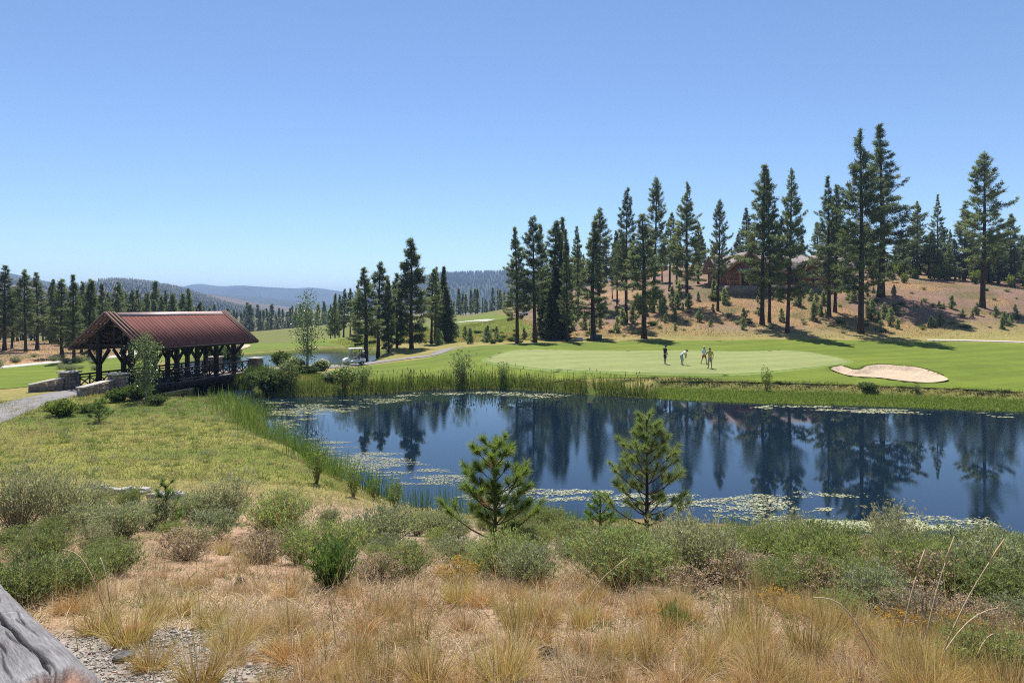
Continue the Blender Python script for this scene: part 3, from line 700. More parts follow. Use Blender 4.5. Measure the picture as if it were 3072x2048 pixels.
# --- the forest at left
g = "front pines of the forest at left"
fl = [(12, 795, 98, "slim0"), (34, 868, 104, "mid1"), (76, 810, 97, "slim3"), (112, 816, 104, "slim0"), (52, 850, 128, "slim1"), (151, 839, 122, "mid0"), (169, 846, 124, "slim1"), (187, 838, 86, "mid1"), (222, 823, 79, "slim4"), (243, 848, 100, "mid2"), (268, 843, 85, "mid0"), (280, 836, 118, "slim0")]
pl = ["at the left edge of the picture", "short and dense, second from the left edge", "with straight bare trunk, third from the left edge", "with reddish trunk, fourth from the left edge", "behind the gap between the second and third", "behind, right of the reddish-trunked one", "farther back above the orange clearing", "slender, left of the one nearest the bridge", "nearest the bridge's gable, trunk down to the fairway edge", "full-crowned, above the bridge's gable", "just right of the gable's lower beams", "tall-topped, left above the bridge roof"]
for (px, top, D, k), l in zip(fl, pl): tree(px, top, D, k, "left-forest pine " + l, g, None, 1.35)
g = "pines lined up behind the bridge roof"
rl = [(310, 853), (327, 875), (344, 849), (361, 862), (381, 880), (400, 868), (415, 872), (440, 880), (466, 844), (489, 886), (517, 882), (542, 880), (565, 866), (596, 902)]
for i, (px, top) in enumerate(rl):
    tree(px, top, 118 + (i * 37 % 30) + i * 1.5, ("mid0", "slim1", "mid2", "mid1")[i % 4], ORD[i] + " pine from the left above the bridge's red roof", g, None, 1.25 + .15 * (i % 3))
# background rows that nothing tells apart
def rows(n, a, b, D0, D1, top0, top1, keys, lab, grp, seed, wf=1.25):
    r = np.random.default_rng(seed)
    for i in range(n):
        px = a + (b - a) * (i + r.uniform(.1, .9)) / n; D = r.uniform(D0, D1); tree(px, r.uniform(top0, top1), D, keys[i % len(keys)], lab, grp, None, wf * r.uniform(.85, 1.2))
rows(36, -60, 580, 118, 175, 868, 915, ("mid0", "mid1", "slim1", "mid2"), "pine inside the forest at left, behind the front trunks", "inner pines of the forest at left", 1, 1.35)
rows(46, 560, 1010, 300, 400, 906, 945, ("far0", "far1", "far2"), "small far pine across the valley behind the bridge", "far pines across the valley", 3, 1.25)
rows(34, 1330, 1640, 235, 330, 858, 905, ("far0", "far1", "far2"), "far pine in the row behind the orange field", "far pines behind the orange field", 4, 1.1)
rows(32, 1720, 2200, 148, 205, 690, 800, ("full0", "mid0", "slim1", "full1", "mid2"), "background pine filling the wood left of the house", "background pines left of the house", 5, 1.2)
rows(18, 2200, 2640, 160, 215, 660, 770, ("full0", "mid1", "slim0", "full1"), "background pine behind the house roof", "background pines behind the house", 6, 1.25)
rows(62, 2600, 3120, 143, 172, 690, 825, ("full0", "mid0", "slim1", "full1", "mid2"), "background pine beyond the bare hill at right", "background pines beyond the bare hill", 7, 1.65)

# --- woods on the far hills: too far to count
def hillwood(Vh, n, seed, h0, h1, name, label, u0=0.0, u1=1.0, v0=.2, v1=1.0, clump=.42, ridge=0):
    r = np.random.default_rng(seed); S_ = Soup(); nr, nc = 28, Vh.shape[1]; done = 0
    u = r.uniform(u0, u1, n * 4) * (nc - 1.01); v = (v0 + (v1 - v0) * r.random(n * 4) ** .7) * (nr - 1.01)
    if ridge: u = np.concatenate([u, r.uniform(u0, u1, ridge) * (nc - 1.01)]); v = np.concatenate([v, np.full(ridge, nr - 1.02)])
    i = v.astype(int); j = u.astype(int); a = (v - i)[:, None]; b_ = (u - j)[:, None]
    P = (Vh[i, j] * (1 - b_) + Vh[i, j + 1] * b_) * (1 - a) + (Vh[i + 1, j] * (1 - b_) + Vh[i + 1, j + 1] * b_) * a
    keep = fbm(P[:, 0], P[:, 1], 160, 4) > clump; keep[len(P) - ridge:] |= ridge > 0; P = P[keep][:n] if not ridge else np.concatenate([P[keep][:n], P[len(P) - ridge:]])
    H_ = r.uniform(h0, h1, len(P)); k = 5; Vs = []; Fs = []; C = []
    for lev, (zb, zt, rr) in enumerate(((.05, .6, .17), (.38, 1.0, .12))):
        ang = r.uniform(0, 6.28, (len(P), 1)) + np.arange(k)[None] * 2 * math.pi / k
        rad = H_[:, None] * rr * r.uniform(.7, 1.3, (len(P), k))
        ring = np.stack([P[:, None, 0] + np.cos(ang) * rad, P[:, None, 1] + np.sin(ang) * rad, P[:, None, 2] + H_[:, None] * (zb + r.uniform(-.04, .04, (len(P), k)))], -1)
        tip = P + np.stack([H_ * 0, H_ * 0, H_ * zt], -1)
        V = np.concatenate([ring, tip[:, None]], 1).reshape(-1, 3); b0 = (np.arange(len(P)) * (k + 1))[:, None]
        F = np.concatenate([np.concatenate([b0 + q, b0 + (q + 1) % k, b0 + k], 1) for q in range(k)])
        S_.add(V, F, np.repeat(np.array([[.035, .05, .024]]) * r.uniform(.7, 1.3, (len(P), 1)), k + 1, 0))
    tag(ob(name, S_.mesh(name, M["needles"])), label, None, None, "stuff")
hillwood(HF, 5200, 31, 11, 17, "hill_forest", "dense far forest covering the hill in the middle", 0, 1, .15, 1, .12, 500)
hillwood(HB, 2600, 36, 9, 13, "hill_forest", "dark far wood on the right shoulder of the brown hill", .62, 1, .2, 1, .15, 60)
hillwood(HB, 3600, 32, 9, 14, "hill_forest", "scattered far trees on the brown hill", .1, 1, .2, 1, .40, 160)

# ---------------------------------------------------------------- the covered bridge
ZE, ZR, SE = 3.97, 6.57, 3.47                     # eave, ridge heights and half width of the roof
US0, US1, UR1 = .99, 12.2, 12.88                  # roof sheet from / to, end of the verge rafters
def slope_z(s): return ZR - (ZR - ZE) * abs(s) / SE
m, nt, b = nmat("rusted roof metal"); v = coords(nt, "Object", (.35, 4.0, .35))
f = noise(nt, v, 3.0, 6, .7); f2 = noise(nt, coords(nt, "Object"), .9, 4, .6)
oi = nd(nt, "ShaderNodeObjectInfo")
c = mul(nt, ramp(nt, f, [(.25, (.145, .062, .053)), (.55, (.19, .082, .070)), (.8, (.24, .115, .098))]), ramp(nt, f2, [(.3, (.85, .85, .88)), (.7, (1.12, 1.1, 1.06))]))
c = mul(nt, c, ramp(nt, oi.outputs["Random"], [(0, (.88, .88, .88)), (1, (1.1, 1.08, 1.06))]))
nt.links.new(c, b.inputs["Base Color"]); b.inputs["Roughness"].default_value = .95; b.inputs["Specular IOR Level"].default_value = .08
bump(nt, b, f, .15, .01); M["roof"] = m
M["ridge"] = plain("sheen-pale ridge flashing", (.38, .26, .23), .5, 0, .2, 2, .5)  # reflected sky sheen on the ridge cap is put into this paler pink
bridge = empty("covered_bridge", (BR_O[0], BR_O[1], 0), -BR_YAW)
tag(bridge, "dark timber covered footbridge with rusty red roof over the stream", "bridge")
dk = M["dark_timber"]
deck = MB().box((-2.05, -1.3, DECK - .16), (2.05, 14.4, DECK)).build("deck", plain("deck boards", (.17, .14, .12), .8, 0, .2, 5), bridge, bevel=.01)
for s_ in (-1.75, 0, 1.75):
    pts = [(s_, u, .52 + .10 * math.sin(math.pi * (u - 1) / 12)) for u in np.linspace(-1.0, 14.2, 12)]
    MB().tube(pts, .30, 10).build("girder", dk, bridge, True)
MB().box((-2.2, -1.3, DECK - .42), (-2.06, 14.4, DECK - .01)).build("edge_beam", dk, bridge, bevel=.01)
MB().box((2.06, -1.3, DECK - .42), (2.2, 14.4, DECK - .01)).build("edge_beam", dk, bridge, bevel=.01)
# stone abutments under both ends
MB().box((-2.4, -1.6, -.8), (2.4, 1.9, DECK - .43), taper=1.0).build("abutment", M["stone"], bridge, bevel=.05)
MB().box((-2.4, 11.6, -.8), (2.4, 14.8, DECK - .43), taper=1.0).build("abutment", M["stone"], bridge, bevel=.05)
SP = 1.55; UP = np.linspace(.85, 12.1, 6)
for sg in (-1, 1):
    for u in UP:
        p = MB().box((sg * SP - .16, u - .16, DECK), (sg * SP + .16, u + .16, ZE + .95)).build("post", dk, bridge, bevel=.03)
        for e in (-1, 1):
            MB().bar((0, e * .1, 2.65), (0, e * .95, 3.75), .17, .17, (1, 0, 0)).build("knee_brace", dk, p, loc=(sg * SP, u, 0))
        if u in (UP[0], UP[-1]):
            MB().bar((sg * .1, 0, 2.7), (sg * 1.05, 0, 3.72), .15, .15, (0, 1, 0)).build("knee_brace", dk, p, loc=(sg * SP, u, 0))
            MB().bar((-sg * .1, 0, 2.7), (-sg * .95, 0, 3.85), .15, .15, (0, 1, 0)).build("knee_brace", dk, p, loc=(sg * SP, u, 0))
    MB().bar((sg * SP, .1, ZE - .02), (sg * SP, UR1 - .1, ZE - .02), .24, .26).build("wall_plate", dk, bridge)
    MB().bar((sg * (SE - .35), -.1, ZE + .02), (sg * (SE - .35), UR1 + .1, ZE + .02), .2, .22).build("eave_beam", dk, bridge)
# trusses
for u in UP:
    t = MB().bar((-SE + .2, u, ZE + .16), (SE - .2, u, ZE + .16), .22, .24).build("tie_beam", dk, bridge)
    q = MB()
    for sg in (-1, 1): q.bar((sg * (SE - .25), u + .01, slope_z(SE - .25) - .27), (0, u + .01, ZR - .27), .2, .22)
    q.build("rafter_pair", dk, t)
    MB().box((-.1, u - .1, ZE + .25), (.1, u + .1, ZR - .35)).build("king_post", dk, t)
    q = MB()
    for sg in (-1, 1): q.bar((sg * .08, u - .02, ZE + .55), (sg * 1.5, u - .02, slope_z(1.5) - .35), .15, .15)
    q.build("strut", dk, t)
# purlins that run past the gables and the three verge rafters at each end
for sg in (-1, 1):
    for k, fr in enumerate((.06, .30, .54, .78, 1.0)):
        s_ = sg * SE * fr * .985; z = slope_z(s_) - .13
        MB().bar((s_, -.12, z), (s_, UR1 + .12, z), .20, .15, (math.sin(.64) * sg, 0, math.cos(.64))).build("purlin", M["timber"], bridge)
    for u in (0.0, .36, .72, US1 + .12, US1 + .42, UR1 - .02):
        MB().bar((sg * .02, u, ZR + .06), (sg * (SE + .14), u, slope_z(SE + .14) + .04), .11, .17).build("verge_rafter", M["timber"], bridge)
# roof: standing-seam panels, each its own piece
roof = empty("roof"); roof.parent = bridge; roof["label"] = "rusty red metal roof in long panels"
nP = 30; pw = (US1 - US0) / nP
def panel(sg):
    q = MB(); th = .03
    n_ = np.array([sg * math.sin(.643), 0, math.cos(.643)]); cs = [(0, 0), (pw * .46, 0), (pw * .5, .006), (pw * .54, 0), (pw - .028, 0), (pw - .02, .012), (pw - .006, .012)]
    V = []; 
    for (ss, zz) in ((0.05 * sg, slope_z(.05)), (sg * (SE + .05), slope_z(SE + .05))):
        for (u, e) in cs: V.append(np.array([ss, u, zz]) + n_ * (e + .05))
        for (u, e) in cs: V.append(np.array([ss, u, zz]) + n_ * (.02))
    k = len(cs); F = []
    for i in range(k - 1): F.append((i, i + 1, 2 * k + i + 1, 2 * k + i)); F.append((k + i + 1, k + i, 3 * k + i, 3 * k + i + 1))
    for i in range(k - 1): F.append((2 * k + i, 2 * k + i + 1, 3 * k + i + 1, 3 * k + i)); F.append((i + 1, i, k + i, k + i + 1))
    F += [(0, 2 * k, 3 * k, k), (k - 1, 2 * k - 1, 4 * k - 1, 3 * k - 1)]
    return q.add(V, F).mesh("roof_panel", M["roof"])
pm = {1: panel(1), -1: panel(-1)}
for sg in (1, -1):
    for i in range(nP): ob("roof_panel", pm[sg], roof, (0, US0 + i * pw, 0))
    q = MB(); q.bar((sg * .02, US0 + .0, ZR + .115), (sg * .34, US0, slope_z(.34) + .085), .01, .02); 
    n_ = np.array([sg * math.sin(.643), 0, math.cos(.643)])
    V = [np.array([sg * a, u, slope_z(a)]) + n_ * o for u in (US0 - .03, US1 + .03) for a, o in ((0, .085), (.36, .085), (.36, .06), (0, .06))]
    MB().add(V, [(0, 1, 5, 4), (1, 2, 6, 5), (2, 3, 7, 6), (3, 0, 4, 7), (0, 3, 2, 1), (4, 5, 6, 7)]).build("ridge_cap", M["ridge"], roof)
    MB().bar((sg * (SE + .06), US0 - .02, slope_z(SE + .06) - .04), (sg * (SE + .06), US1 + .02, slope_z(SE + .06) - .04), .05, .17).build("fascia", dk, roof)
    V = [np.array([sg * a, u, slope_z(a)]) + n_ * o for u in (US0 + .01, US1 - .01) for a, o in ((.03, .015), (SE - .02, .015), (SE - .02, -.045), (.03, -.045))]
    MB().add(V, [(0, 1, 5, 4), (1, 2, 6, 5), (2, 3, 7, 6), (3, 0, 4, 7), (0, 3, 2, 1), (4, 5, 6, 7)]).build("roof_boards", dk, roof)
# railings
for sg in (-1, 1):
    rl_ = MB().bar((sg * 1.86, -.55, DECK + 1.02), (sg * 1.86, 13.75, DECK + 1.02), .14, .13).build("railing", dk, bridge)
    MB().bar((sg * 1.86, -.55, DECK + .16), (sg * 1.86, 13.75, DECK + .16), .10, .10).build("bottom_rail", dk, rl_)
    MB().bar((sg * 1.86, -.55, DECK + .82), (sg * 1.86, 13.75, DECK + .82), .09, .08).build("middle_rail", dk, rl_)
    nbay = 17; us = np.linspace(-.5, 13.7, nbay + 1); bw = us[1] - us[0]
    bal = MB().bar((0, 0, DECK + .16), (0, 0, DECK + .98), .08, .08, (1, 0, 0)).mesh("baluster", dk)
    br1 = MB().bar((.015, 0, DECK + .2), (.015, bw, DECK + .8), .06, .07).mesh("cross_brace", dk); br2 = MB().bar((-.05, 0, DECK + .8), (-.05, bw, DECK + .2), .06, .07).mesh("cross_brace", dk)
    for i, u in enumerate(us):
        ob("baluster", bal, rl_, (sg * 1.86, u, 0))
        if i < nbay: ob("cross_brace", br1, rl_, (sg * 1.86, u, 0)); ob("cross_brace", br2, rl_, (sg * 1.86, u, 0))
# stone pillars and wing walls, every stone laid by itself
def rockmesh(seed, name="stone", mat="stone"):
    r = np.random.default_rng(seed); bm = bmesh.new(); bmesh.ops.create_cube(bm, size=1.0)
    bmesh.ops.subdivide_edges(bm, edges=bm.edges[:], cuts=1, use_grid_fill=True)
    for v_ in bm.verts:
        d = np.array(v_.co); k = np.abs(d).max(); c_ = np.linalg.norm(d)
        v_.co = Vector(d * (1 - .13 * (c_ / .866 > .8) - .05 * (c_ / .866 > .95)) + r.normal(size=3) * .04)
    me = bpy.data.meshes.new(name); bm.to_mesh(me); bm.free(); me.materials.append(M[mat]); return me
STV = [plain("bridge stone %d" % i, c_, .85, 0, .4, 4, .2, .5) for i, c_ in enumerate([(.25, .20, .16), (.33, .26, .20), (.19, .16, .135), (.29, .215, .165)])]
stones = []
for i in range(8):
    me = rockmesh(300 + i); me.materials.clear(); me.materials.append(STV[i % 4]); stones.append(me)
rs = np.random.default_rng(77)
def lay(parent, s0, s1, u0, u1, zb, zt, course=.26, ln=.42, depth=.16, faces=("near", "left")):
    z = zb
    while z < zt - .05:
        ch = min(course * rs.uniform(.8, 1.25), zt - z)
        for fc in faces:
            a, b_ = (u0, u1) if fc in ("near", "far") else (s0, s1); q = a + rs.uniform(-.15, .0)
            while q < b_ - .06:
                w = ln * rs.uniform(.6, 1.4); q1 = min(q + w, b_ + .02); q0 = max(q, a - .02); c_ = (q0 + q1) / 2; w = q1 - q0
                if w > .08:
                    if fc == "near": l, sc_ = (s1 + rs.uniform(-.02, .03), c_, z + ch / 2), (depth * 1.6, w * .97, ch * .96)
                    elif fc == "far": l, sc_ = (s0, c_, z + ch / 2), (depth * 1.6, w * .97, ch * .96)
                    elif fc == "left": l, sc_ = (c_, u0 - rs.uniform(-.02, .03), z + ch / 2), (w * .97, depth * 1.6, ch * .96)
                    else: l, sc_ = (c_, u1, z + ch / 2), (w * .97, depth * 1.6, ch * .96)
                    ob("stone", stones[rs.integers(8)], parent, l, (0, 0, 0), sc_)
                q += ln * .2 + w * .8
        z += ch
for sg in (-1, 1):
    for uk in (-.99, 14.16):
        kw = .50; sk = sg * 2.31
        pl_ = MB().box((sk - kw + .06, uk - kw + .06, .1), (sk + kw - .06, uk + kw - .06, 2.18), taper=.94).build("stone_pillar", M["stone"], bridge)
        lay(pl_, sk - kw + .06, sk + kw - .06, uk - kw + .06, uk + kw - .06, .45 if uk < 5 else .3, 2.14, .27, .40, .13)
        MB().box((sk - kw - .09, uk - kw - .09, 2.19), (sk + kw + .09, uk + kw + .09, 2.31)).build("cap_stone", M["stone_cap"], pl_, bevel=.02)
def wing(s0, u0, s1, u1, zt0, zt1, zb):
    a = np.array([s0, u0]); b_ = np.array([s1, u1]); L = np.linalg.norm(b_ - a); ang = math.atan2(b_[1] - a[1], b_[0] - a[0])
    e = empty("wing_wall", (s0, u0, 0), ang); e.parent = bridge
    MB().prism([(0, zb), (L, zb), (L, zt1 - .02), (0, zt0 - .02)], -.2, .2, 1).build("wall_core", M["stone"], e)
    n = int(L / .42); 
    for i in range(n):
        x0 = L * i / n; x1 = L * (i + 1) / n; zt = zt0 + (zt1 - zt0) * (i + .5) / n; z = zb
        while z < zt - .1:
            ch = min(rs.uniform(.2, .32), zt - z - .02)
            for sd in (-.21, .21): ob("stone", stones[rs.integers(8)], e, ((x0 + x1) / 2 + rs.uniform(-.04, .04), sd, z + ch / 2), (0, 0, 0), ((x1 - x0) * rs.uniform(.85, 1.02), .16, ch * .96))
            z += ch
    q = MB().prism([(-.1, zt0), (L, zt1), (L, zt1 + .09), (-.1, zt0 + .09)], -.32, .32, 1).build("coping", M["stone_cap"], e, bevel=.015)
wing(-2.31, -1.5, -3.35, -3.3, 1.85, 1.45, .3)
wing(2.31, -1.5, 2.4, -4.2, 1.85, 1.55, .3)

# ---------------------------------------------------------------- golf cart
def build_cart(px, D, rz, label, sc=1.0):
    x = XD(px, D); e = empty("golf_cart", (x, D, hs(x, D) + .065), rz, (sc, sc, sc)); tag(e, label, "golf cart", "golf carts on the paths")
    W_ = M["white_paint"]   # local +Y is forward
    q = MB().prism([(-1.15, .36), (-1.2, .62), (-1.05, .74), (-.55, .78), (-.5, .52), (.35, .42), (.45, .40), (.55, .78), (.72, .84), (1.05, .70), (1.22, .52), (1.2, .34), (.9, .30), (-.9, .30)], -.58, .58, 0).build("body", W_, e, True, .04)
    for p in q.data.polygons: p.use_smooth = False
    MB().box((-.56, -.45, .34), (.56, .5, .40)).build("floor_pan", M["dark_plastic"], e)
    for sx in (-1, 1):
        for yy in (-.78, .80):
            w = empty("wheel"); w.parent = e; w.location = (sx * .53, yy, .23)
            t = MB(); t.tube([(-.09, 0, 0), (.09, 0, 0)], .23, 18); t.build("tyre", M["black_rubber"], w, False, .03)
            MB().tube([(sx * .06 - .05, 0, 0), (sx * .06 + .05, 0, 0)], .12, 14).build("rim", M["steel"], w)
            a = MB(); V = []; F = []
            for i in range(9):
                th = math.pi * i / 8
                for xx in (sx * .05, -sx * .16): V.append((xx, .30 * math.cos(th), .30 * math.sin(th)))
            for i in range(8): F.append((2 * i, 2 * i + 1, 2 * i + 3, 2 * i + 2))
            a.add(V, F).build("wheel_arch", M["dark_plastic"], w)
    MB().box((-.55, -.50, .66), (.55, .02, .80)).build("seat", M["seat_vinyl"], e, bevel=.05)
    MB().bar((0, -.50, .80), (0, -.60, 1.22), 1.08, .12, (0, 1, 0)).build("seat_back", M["seat_vinyl"], e, bevel=.03)
    for sx in (-1, 1):
        MB().tube([(sx * .55, .72, .80), (sx * .52, .45, 1.30), (sx * .50, .33, 1.78)], .022, 8).build("roof_strut", M["dark_plastic"], e)
        MB().tube([(sx * .53, -.66, .70), (sx * .53, -.70, 1.30), (sx * .52, -.74, 1.78)], .022, 8).build("roof_strut", M["dark_plastic"], e)
    MB().prism([(-1.0, 1.76), (.42, 1.79), (.55, 1.76), (.50, 1.83), (.2, 1.87), (-.85, 1.86), (-1.02, 1.81)], -.60, .60, 0).build("canopy", W_, e, False, .02)
    MB().bar((0, .70, .84), (0, .36, 1.76), 1.0, .008, (0, 1, 0)).build("windscreen", glass_mat(), e)
    st = MB().tube([(-.28, .50, .78), (-.28, .25, 1.02)], .02, 8).build("steering_column", M["dark_plastic"], e)
    ring = [(-.28 + .17 * math.cos(t), .25 + .06 * math.sin(t), 1.02 + .16 * math.sin(t)) for t in np.linspace(0, 2 * math.pi, 17)]
    MB().tube(ring, .014, 6, False).build("steering_wheel", M["black_rubber"], st)
    for sx in (-1, 1):
        MB().ell((sx * .38, 1.14, .60), (.10, .05, .06), 10, 6).build("headlight", M["steel"], e)
        bag = MB().tube([(sx * .26, -.88, .55), (sx * .26, -.98, 1.25)], [.13, .15], 12).build("golf_bag", plain("golf bag", (.05, .055, .09) if sx < 0 else (.28, .06, .06), .6, 0, .1), e)
        q = MB()
        for k in range(6):
            a_ = k * 1.05; q.tube([(sx * .26 + .07 * math.cos(a_), -.97 + .06 * math.sin(a_), 1.2), (sx * .26 + .10 * math.cos(a_), -1.0 + .09 * math.sin(a_), 1.42 + .05 * (k % 3))], .012, 5)
            q.ell((sx * .26 + .10 * math.cos(a_), -1.0 + .09 * math.sin(a_), 1.45 + .05 * (k % 3)), (.035, .05, .035), 8, 5)
        q.build("clubs", M["steel"], bag)
    return e
_g = []
def glass_mat():
    if not _g:
        m, nt, b = nmat("clear windscreen"); b.inputs["Base Color"].default_value = (.9, .95, .97, 1); b.inputs["Roughness"].default_value = .05
        tr = nd(nt, "ShaderNodeBsdfTransparent"); tr.inputs[0].default_value = (.86, .9, .92, 1); mx = nd(nt, "ShaderNodeMixShader"); mx.inputs[0].default_value = .85
        nt.links.new(b.outputs[0], mx.inputs[1]); nt.links.new(tr.outputs[0], mx.inputs[2]); nt.links.new(mx.outputs[0], nt.nodes["Material Output"].inputs[0]); _g.append(m)
    return _g[0]
_cx, _cy = G(1062, 1096)
build_cart(CX + _cx / _cy * FPX, _cy, math.radians(116), "white golf cart with roof stopped on the path beside the small pond")
build_cart(1568, 150, math.radians(60), "tiny far golf cart on the path between two pine trunks")

# ---------------------------------------------------------------- golfers
def skin_mesh(name, verts, edges, mat, root=0, sub=2):
    """verts: (x, y, z, rx, ry); grown with a Skin modifier"""
    me = bpy.data.meshes.new(name); me.from_pydata([v_[:3] for v_ in verts], edges, [])
    o = bpy.data.objects.new(name, me); COL.objects.link(o)
    o.modifiers.new("skin", 'SKIN'); sk = me.skin_vertices[0].data
    for i, v_ in enumerate(verts): sk[i].radius = (v_[3], v_[4] if len(v_) > 4 else v_[3]); sk[i].use_root = (i == root)
    sb = o.modifiers.new("sub", 'SUBSURF'); sb.levels = sub; sb.render_levels = sub
    dg = bpy.context.evaluated_depsgraph_get(); m2 = bpy.data.meshes.new_from_object(o.evaluated_get(dg)); m2.name = name
    bpy.data.objects.remove(o); m2.materials.clear(); m2.materials.append(mat)
    for p in m2.polygons: p.use_smooth = True
    return m2
def person(x, y, rz, J, label, cl, hat, sc=1.0):
    """J: joint dictionary in metres, facing +Y.  cl: clothing colours"""
    e = empty("person", (x, y, hs(x, y) + .055), rz, (sc, sc, sc)); tag(e, label, "person", "golfers on the putting green")
    sk = plain("skin", cl["skin"], .55, 0, .08, 8, .3)
    V = []; E = []; ix = {}
    def v_(k, p, r): ix[k] = len(V); V.append((*p, *(r if isinstance(r, tuple) else (r, r)))); return ix[k]
    def c(a, b_): E.append((ix[a], ix[b_]))
    P = {k: np.array(p, float) for k, p in J.items()}
    v_("pel", P["pel"], (.135, .105)); v_("waist", P["pel"] * .55 + P["chest"] * .45, (.125, .10)); v_("chest", P["chest"], (.15, .115)); v_("neck", P["neck"], .058)
    hd = P["head"]; v_("jaw", P["neck"] * .45 + hd * .55 + np.array([0, .015, 0]), .068); v_("head", hd, (.085, .10)); up_ = norm(hd - P["neck"]); v_("crown", hd + up_ * .085, (.062, .075))
    for a, b_ in (("pel", "waist"), ("waist", "chest"), ("chest", "neck"), ("neck", "jaw"), ("jaw", "head"), ("head", "crown")): c(a, b_)
    fwd = np.array([0, 1.0, 0]) if "face" not in P else norm(P["face"]); v_("nose", hd + fwd * .108 - up_ * .015, .014); c("head", "nose")
    for s_ in ("l", "r"):
        sg = -1 if s_ == "l" else 1; a = norm(np.cross(fwd, up_)) * sg
        v_(s_ + "ear", hd + a * .092, .016); c("head", s_ + "ear")
        v_(s_ + "sh", P[s_ + "sh"], .068); v_(s_ + "el", P[s_ + "el"], .045); v_(s_ + "wr", P[s_ + "wr"], .031)
        hv = norm(P[s_ + "wr"] - P[s_ + "el"]); v_(s_ + "pm", P[s_ + "wr"] + hv * .075, (.038, .02)); c("chest", s_ + "sh"); c(s_ + "sh", s_ + "el"); c(s_ + "el", s_ + "wr"); c(s_ + "wr", s_ + "pm")
        sd = norm(np.cross(hv, fwd) + 1e-4); cu = norm(np.cross(sd, hv))
        for k in range(4):
            L = (.062, .072, .068, .052)[k]; b0 = P[s_ + "wr"] + hv * .10 + sd * (k - 1.5) * .021
            v_(s_ + "f%da" % k, b0 + hv * L * .45, .009); v_(s_ + "f%db" % k, b0 + hv * L * .85 + cu * L * .4, .0075); c(s_ + "pm", s_ + "f%da" % k); c(s_ + "f%da" % k, s_ + "f%db" % k)
        t0 = P[s_ + "wr"] + hv * .045 - sd * .045 + cu * .01
        v_(s_ + "ta", t0, .011); v_(s_ + "tb", t0 + hv * .04 + cu * .015 - sd * .008, .009); c(s_ + "wr", s_ + "ta"); c(s_ + "ta", s_ + "tb")
        v_(s_ + "hip", P[s_ + "hip"], .09); v_(s_ + "kn", P[s_ + "kn"], .058); v_(s_ + "cf", P[s_ + "kn"] * .62 + P[s_ + "an"] * .38 - np.array([0, .012, 0]), .054); v_(s_ + "an", P[s_ + "an"], .036)
        c("pel", s_ + "hip"); c(s_ + "hip", s_ + "kn"); c(s_ + "kn", s_ + "cf"); c(s_ + "cf", s_ + "an")
        tf = P.get(s_ + "toe", P[s_ + "an"] + np.array([sg * .03, .16, -.05])); v_(s_ + "toe", tf, .03); c(s_ + "an", s_ + "toe")
    body = ob("body", skin_mesh("body", V, E, sk), e)
    # shirt, shorts, shoes, hair and cap as clothes over it
    def cloth(name, col, verts, edges): return ob(name, skin_mesh(name, verts, edges, plain(name, col, .85, 0, .1, 9, .15)), e)
    A = lambda k, t, k2: P[k] * (1 - t) + P[k2] * t
    tv = [(*(P["pel"] + np.array([0, 0, -.05])), .165, .14), (*A("pel", .5, "chest"), .152, .125), (*P["chest"], .178, .14), (*A("chest", .62, "neck"), .10, .085)]; te = [(0, 1), (1, 2), (2, 3)]
    for s_ in ("l", "r"):
        n = len(tv); tv += [(*P[s_ + "sh"], .088, .088), (*A(s_ + "sh", .75, s_ + "el"), .074, .074)]; te += [(2, n), (n, n + 1)]
    cloth("shirt", cl["shirt"], tv, te)
    tv = [(*(P["pel"] + np.array([0, 0, .06])), .152, .126), (*P["pel"], .165, .135)]; te = [(0, 1)]
    for s_ in ("l", "r"):
        n = len(tv); tv += [(*P[s_ + "hip"], .115, .115), (*A(s_ + "hip", cl.get("short", .85), s_ + "kn"), .098, .098)]; te += [(1, n), (n, n + 1)]
    cloth("shorts", cl["shorts"], tv, te)
    for s_ in ("l", "r"):
        sg = -1 if s_ == "l" else 1; tf = np.array(V[ix[s_ + "toe"]][:3]); an = P[s_ + "an"]
        d = norm(tf - an); hl = an + np.array([0, 0, -.045]) - d * .05
        cloth("shoe", cl["shoes"], [(*hl, .048), (*(an * .5 + tf * .5 + np.array([0, 0, -.01])), .046, .046), (*(tf + d * .03), .042, .034)], [(0, 1), (1, 2)])
    q = MB(); q.ell((0, 0, 0), (.098, .112, .12), 14, 8, 1.0, -.15); hr = q.build("hair", plain("hair", cl["hair"], .7, 0, .2), e, True)
    hr.location = hd + up_ * .012 - fwd * .012
    rotm = Vector(up_).to_track_quat('Z', 'Y'); hr.rotation_euler = rotm.to_euler()
    if hat:
        q = MB(); q.ell((0, 0, .02), (.106, .12, .115), 16, 8, 1.0, .15)
        q.prism([(-.075, .09), (.075, .09), (.06, .19), (.03, .215), (-.03, .215), (-.06, .19)], .035, .048, 2)
        cp = q.build("cap", plain("cap", hat, .8, 0, .08), e, True); cp.location = hd + up_ * .02
        f2_ = norm(fwd - up_ * np.dot(fwd, up_)); xa = np.cross(f2_, up_); cp.rotation_euler = Matrix((xa, f2_, up_)).transposed().to_euler()
    return e
STAND = dict(pel=(0, 0, .97), chest=(0, 0, 1.32), neck=(0, .0, 1.52), head=(0, .03, 1.68), lsh=(-.19, 0, 1.45), rsh=(.19, 0, 1.45), lel=(-.24, -.03, 1.17), rel=(.24, -.03, 1.17), lwr=(-.22, .06, .93), rwr=(.22, .06, .93),
             lhip=(-.09, 0, .90), rhip=(.09, 0, .90), lkn=(-.10, .02, .49), rkn=(.10, .02, .49), lan=(-.10, 0, .09), ran=(.10, 0, .09))
skin_c = (.36, .22, .155)
J1 = dict(STAND, head=(0, .07, 1.67), lwr=(-.06, .22, .98), rwr=(.06, .22, .96), lel=(-.23, .05, 1.17), rel=(.23, .05, 1.17), face=(0, .85, -.5))
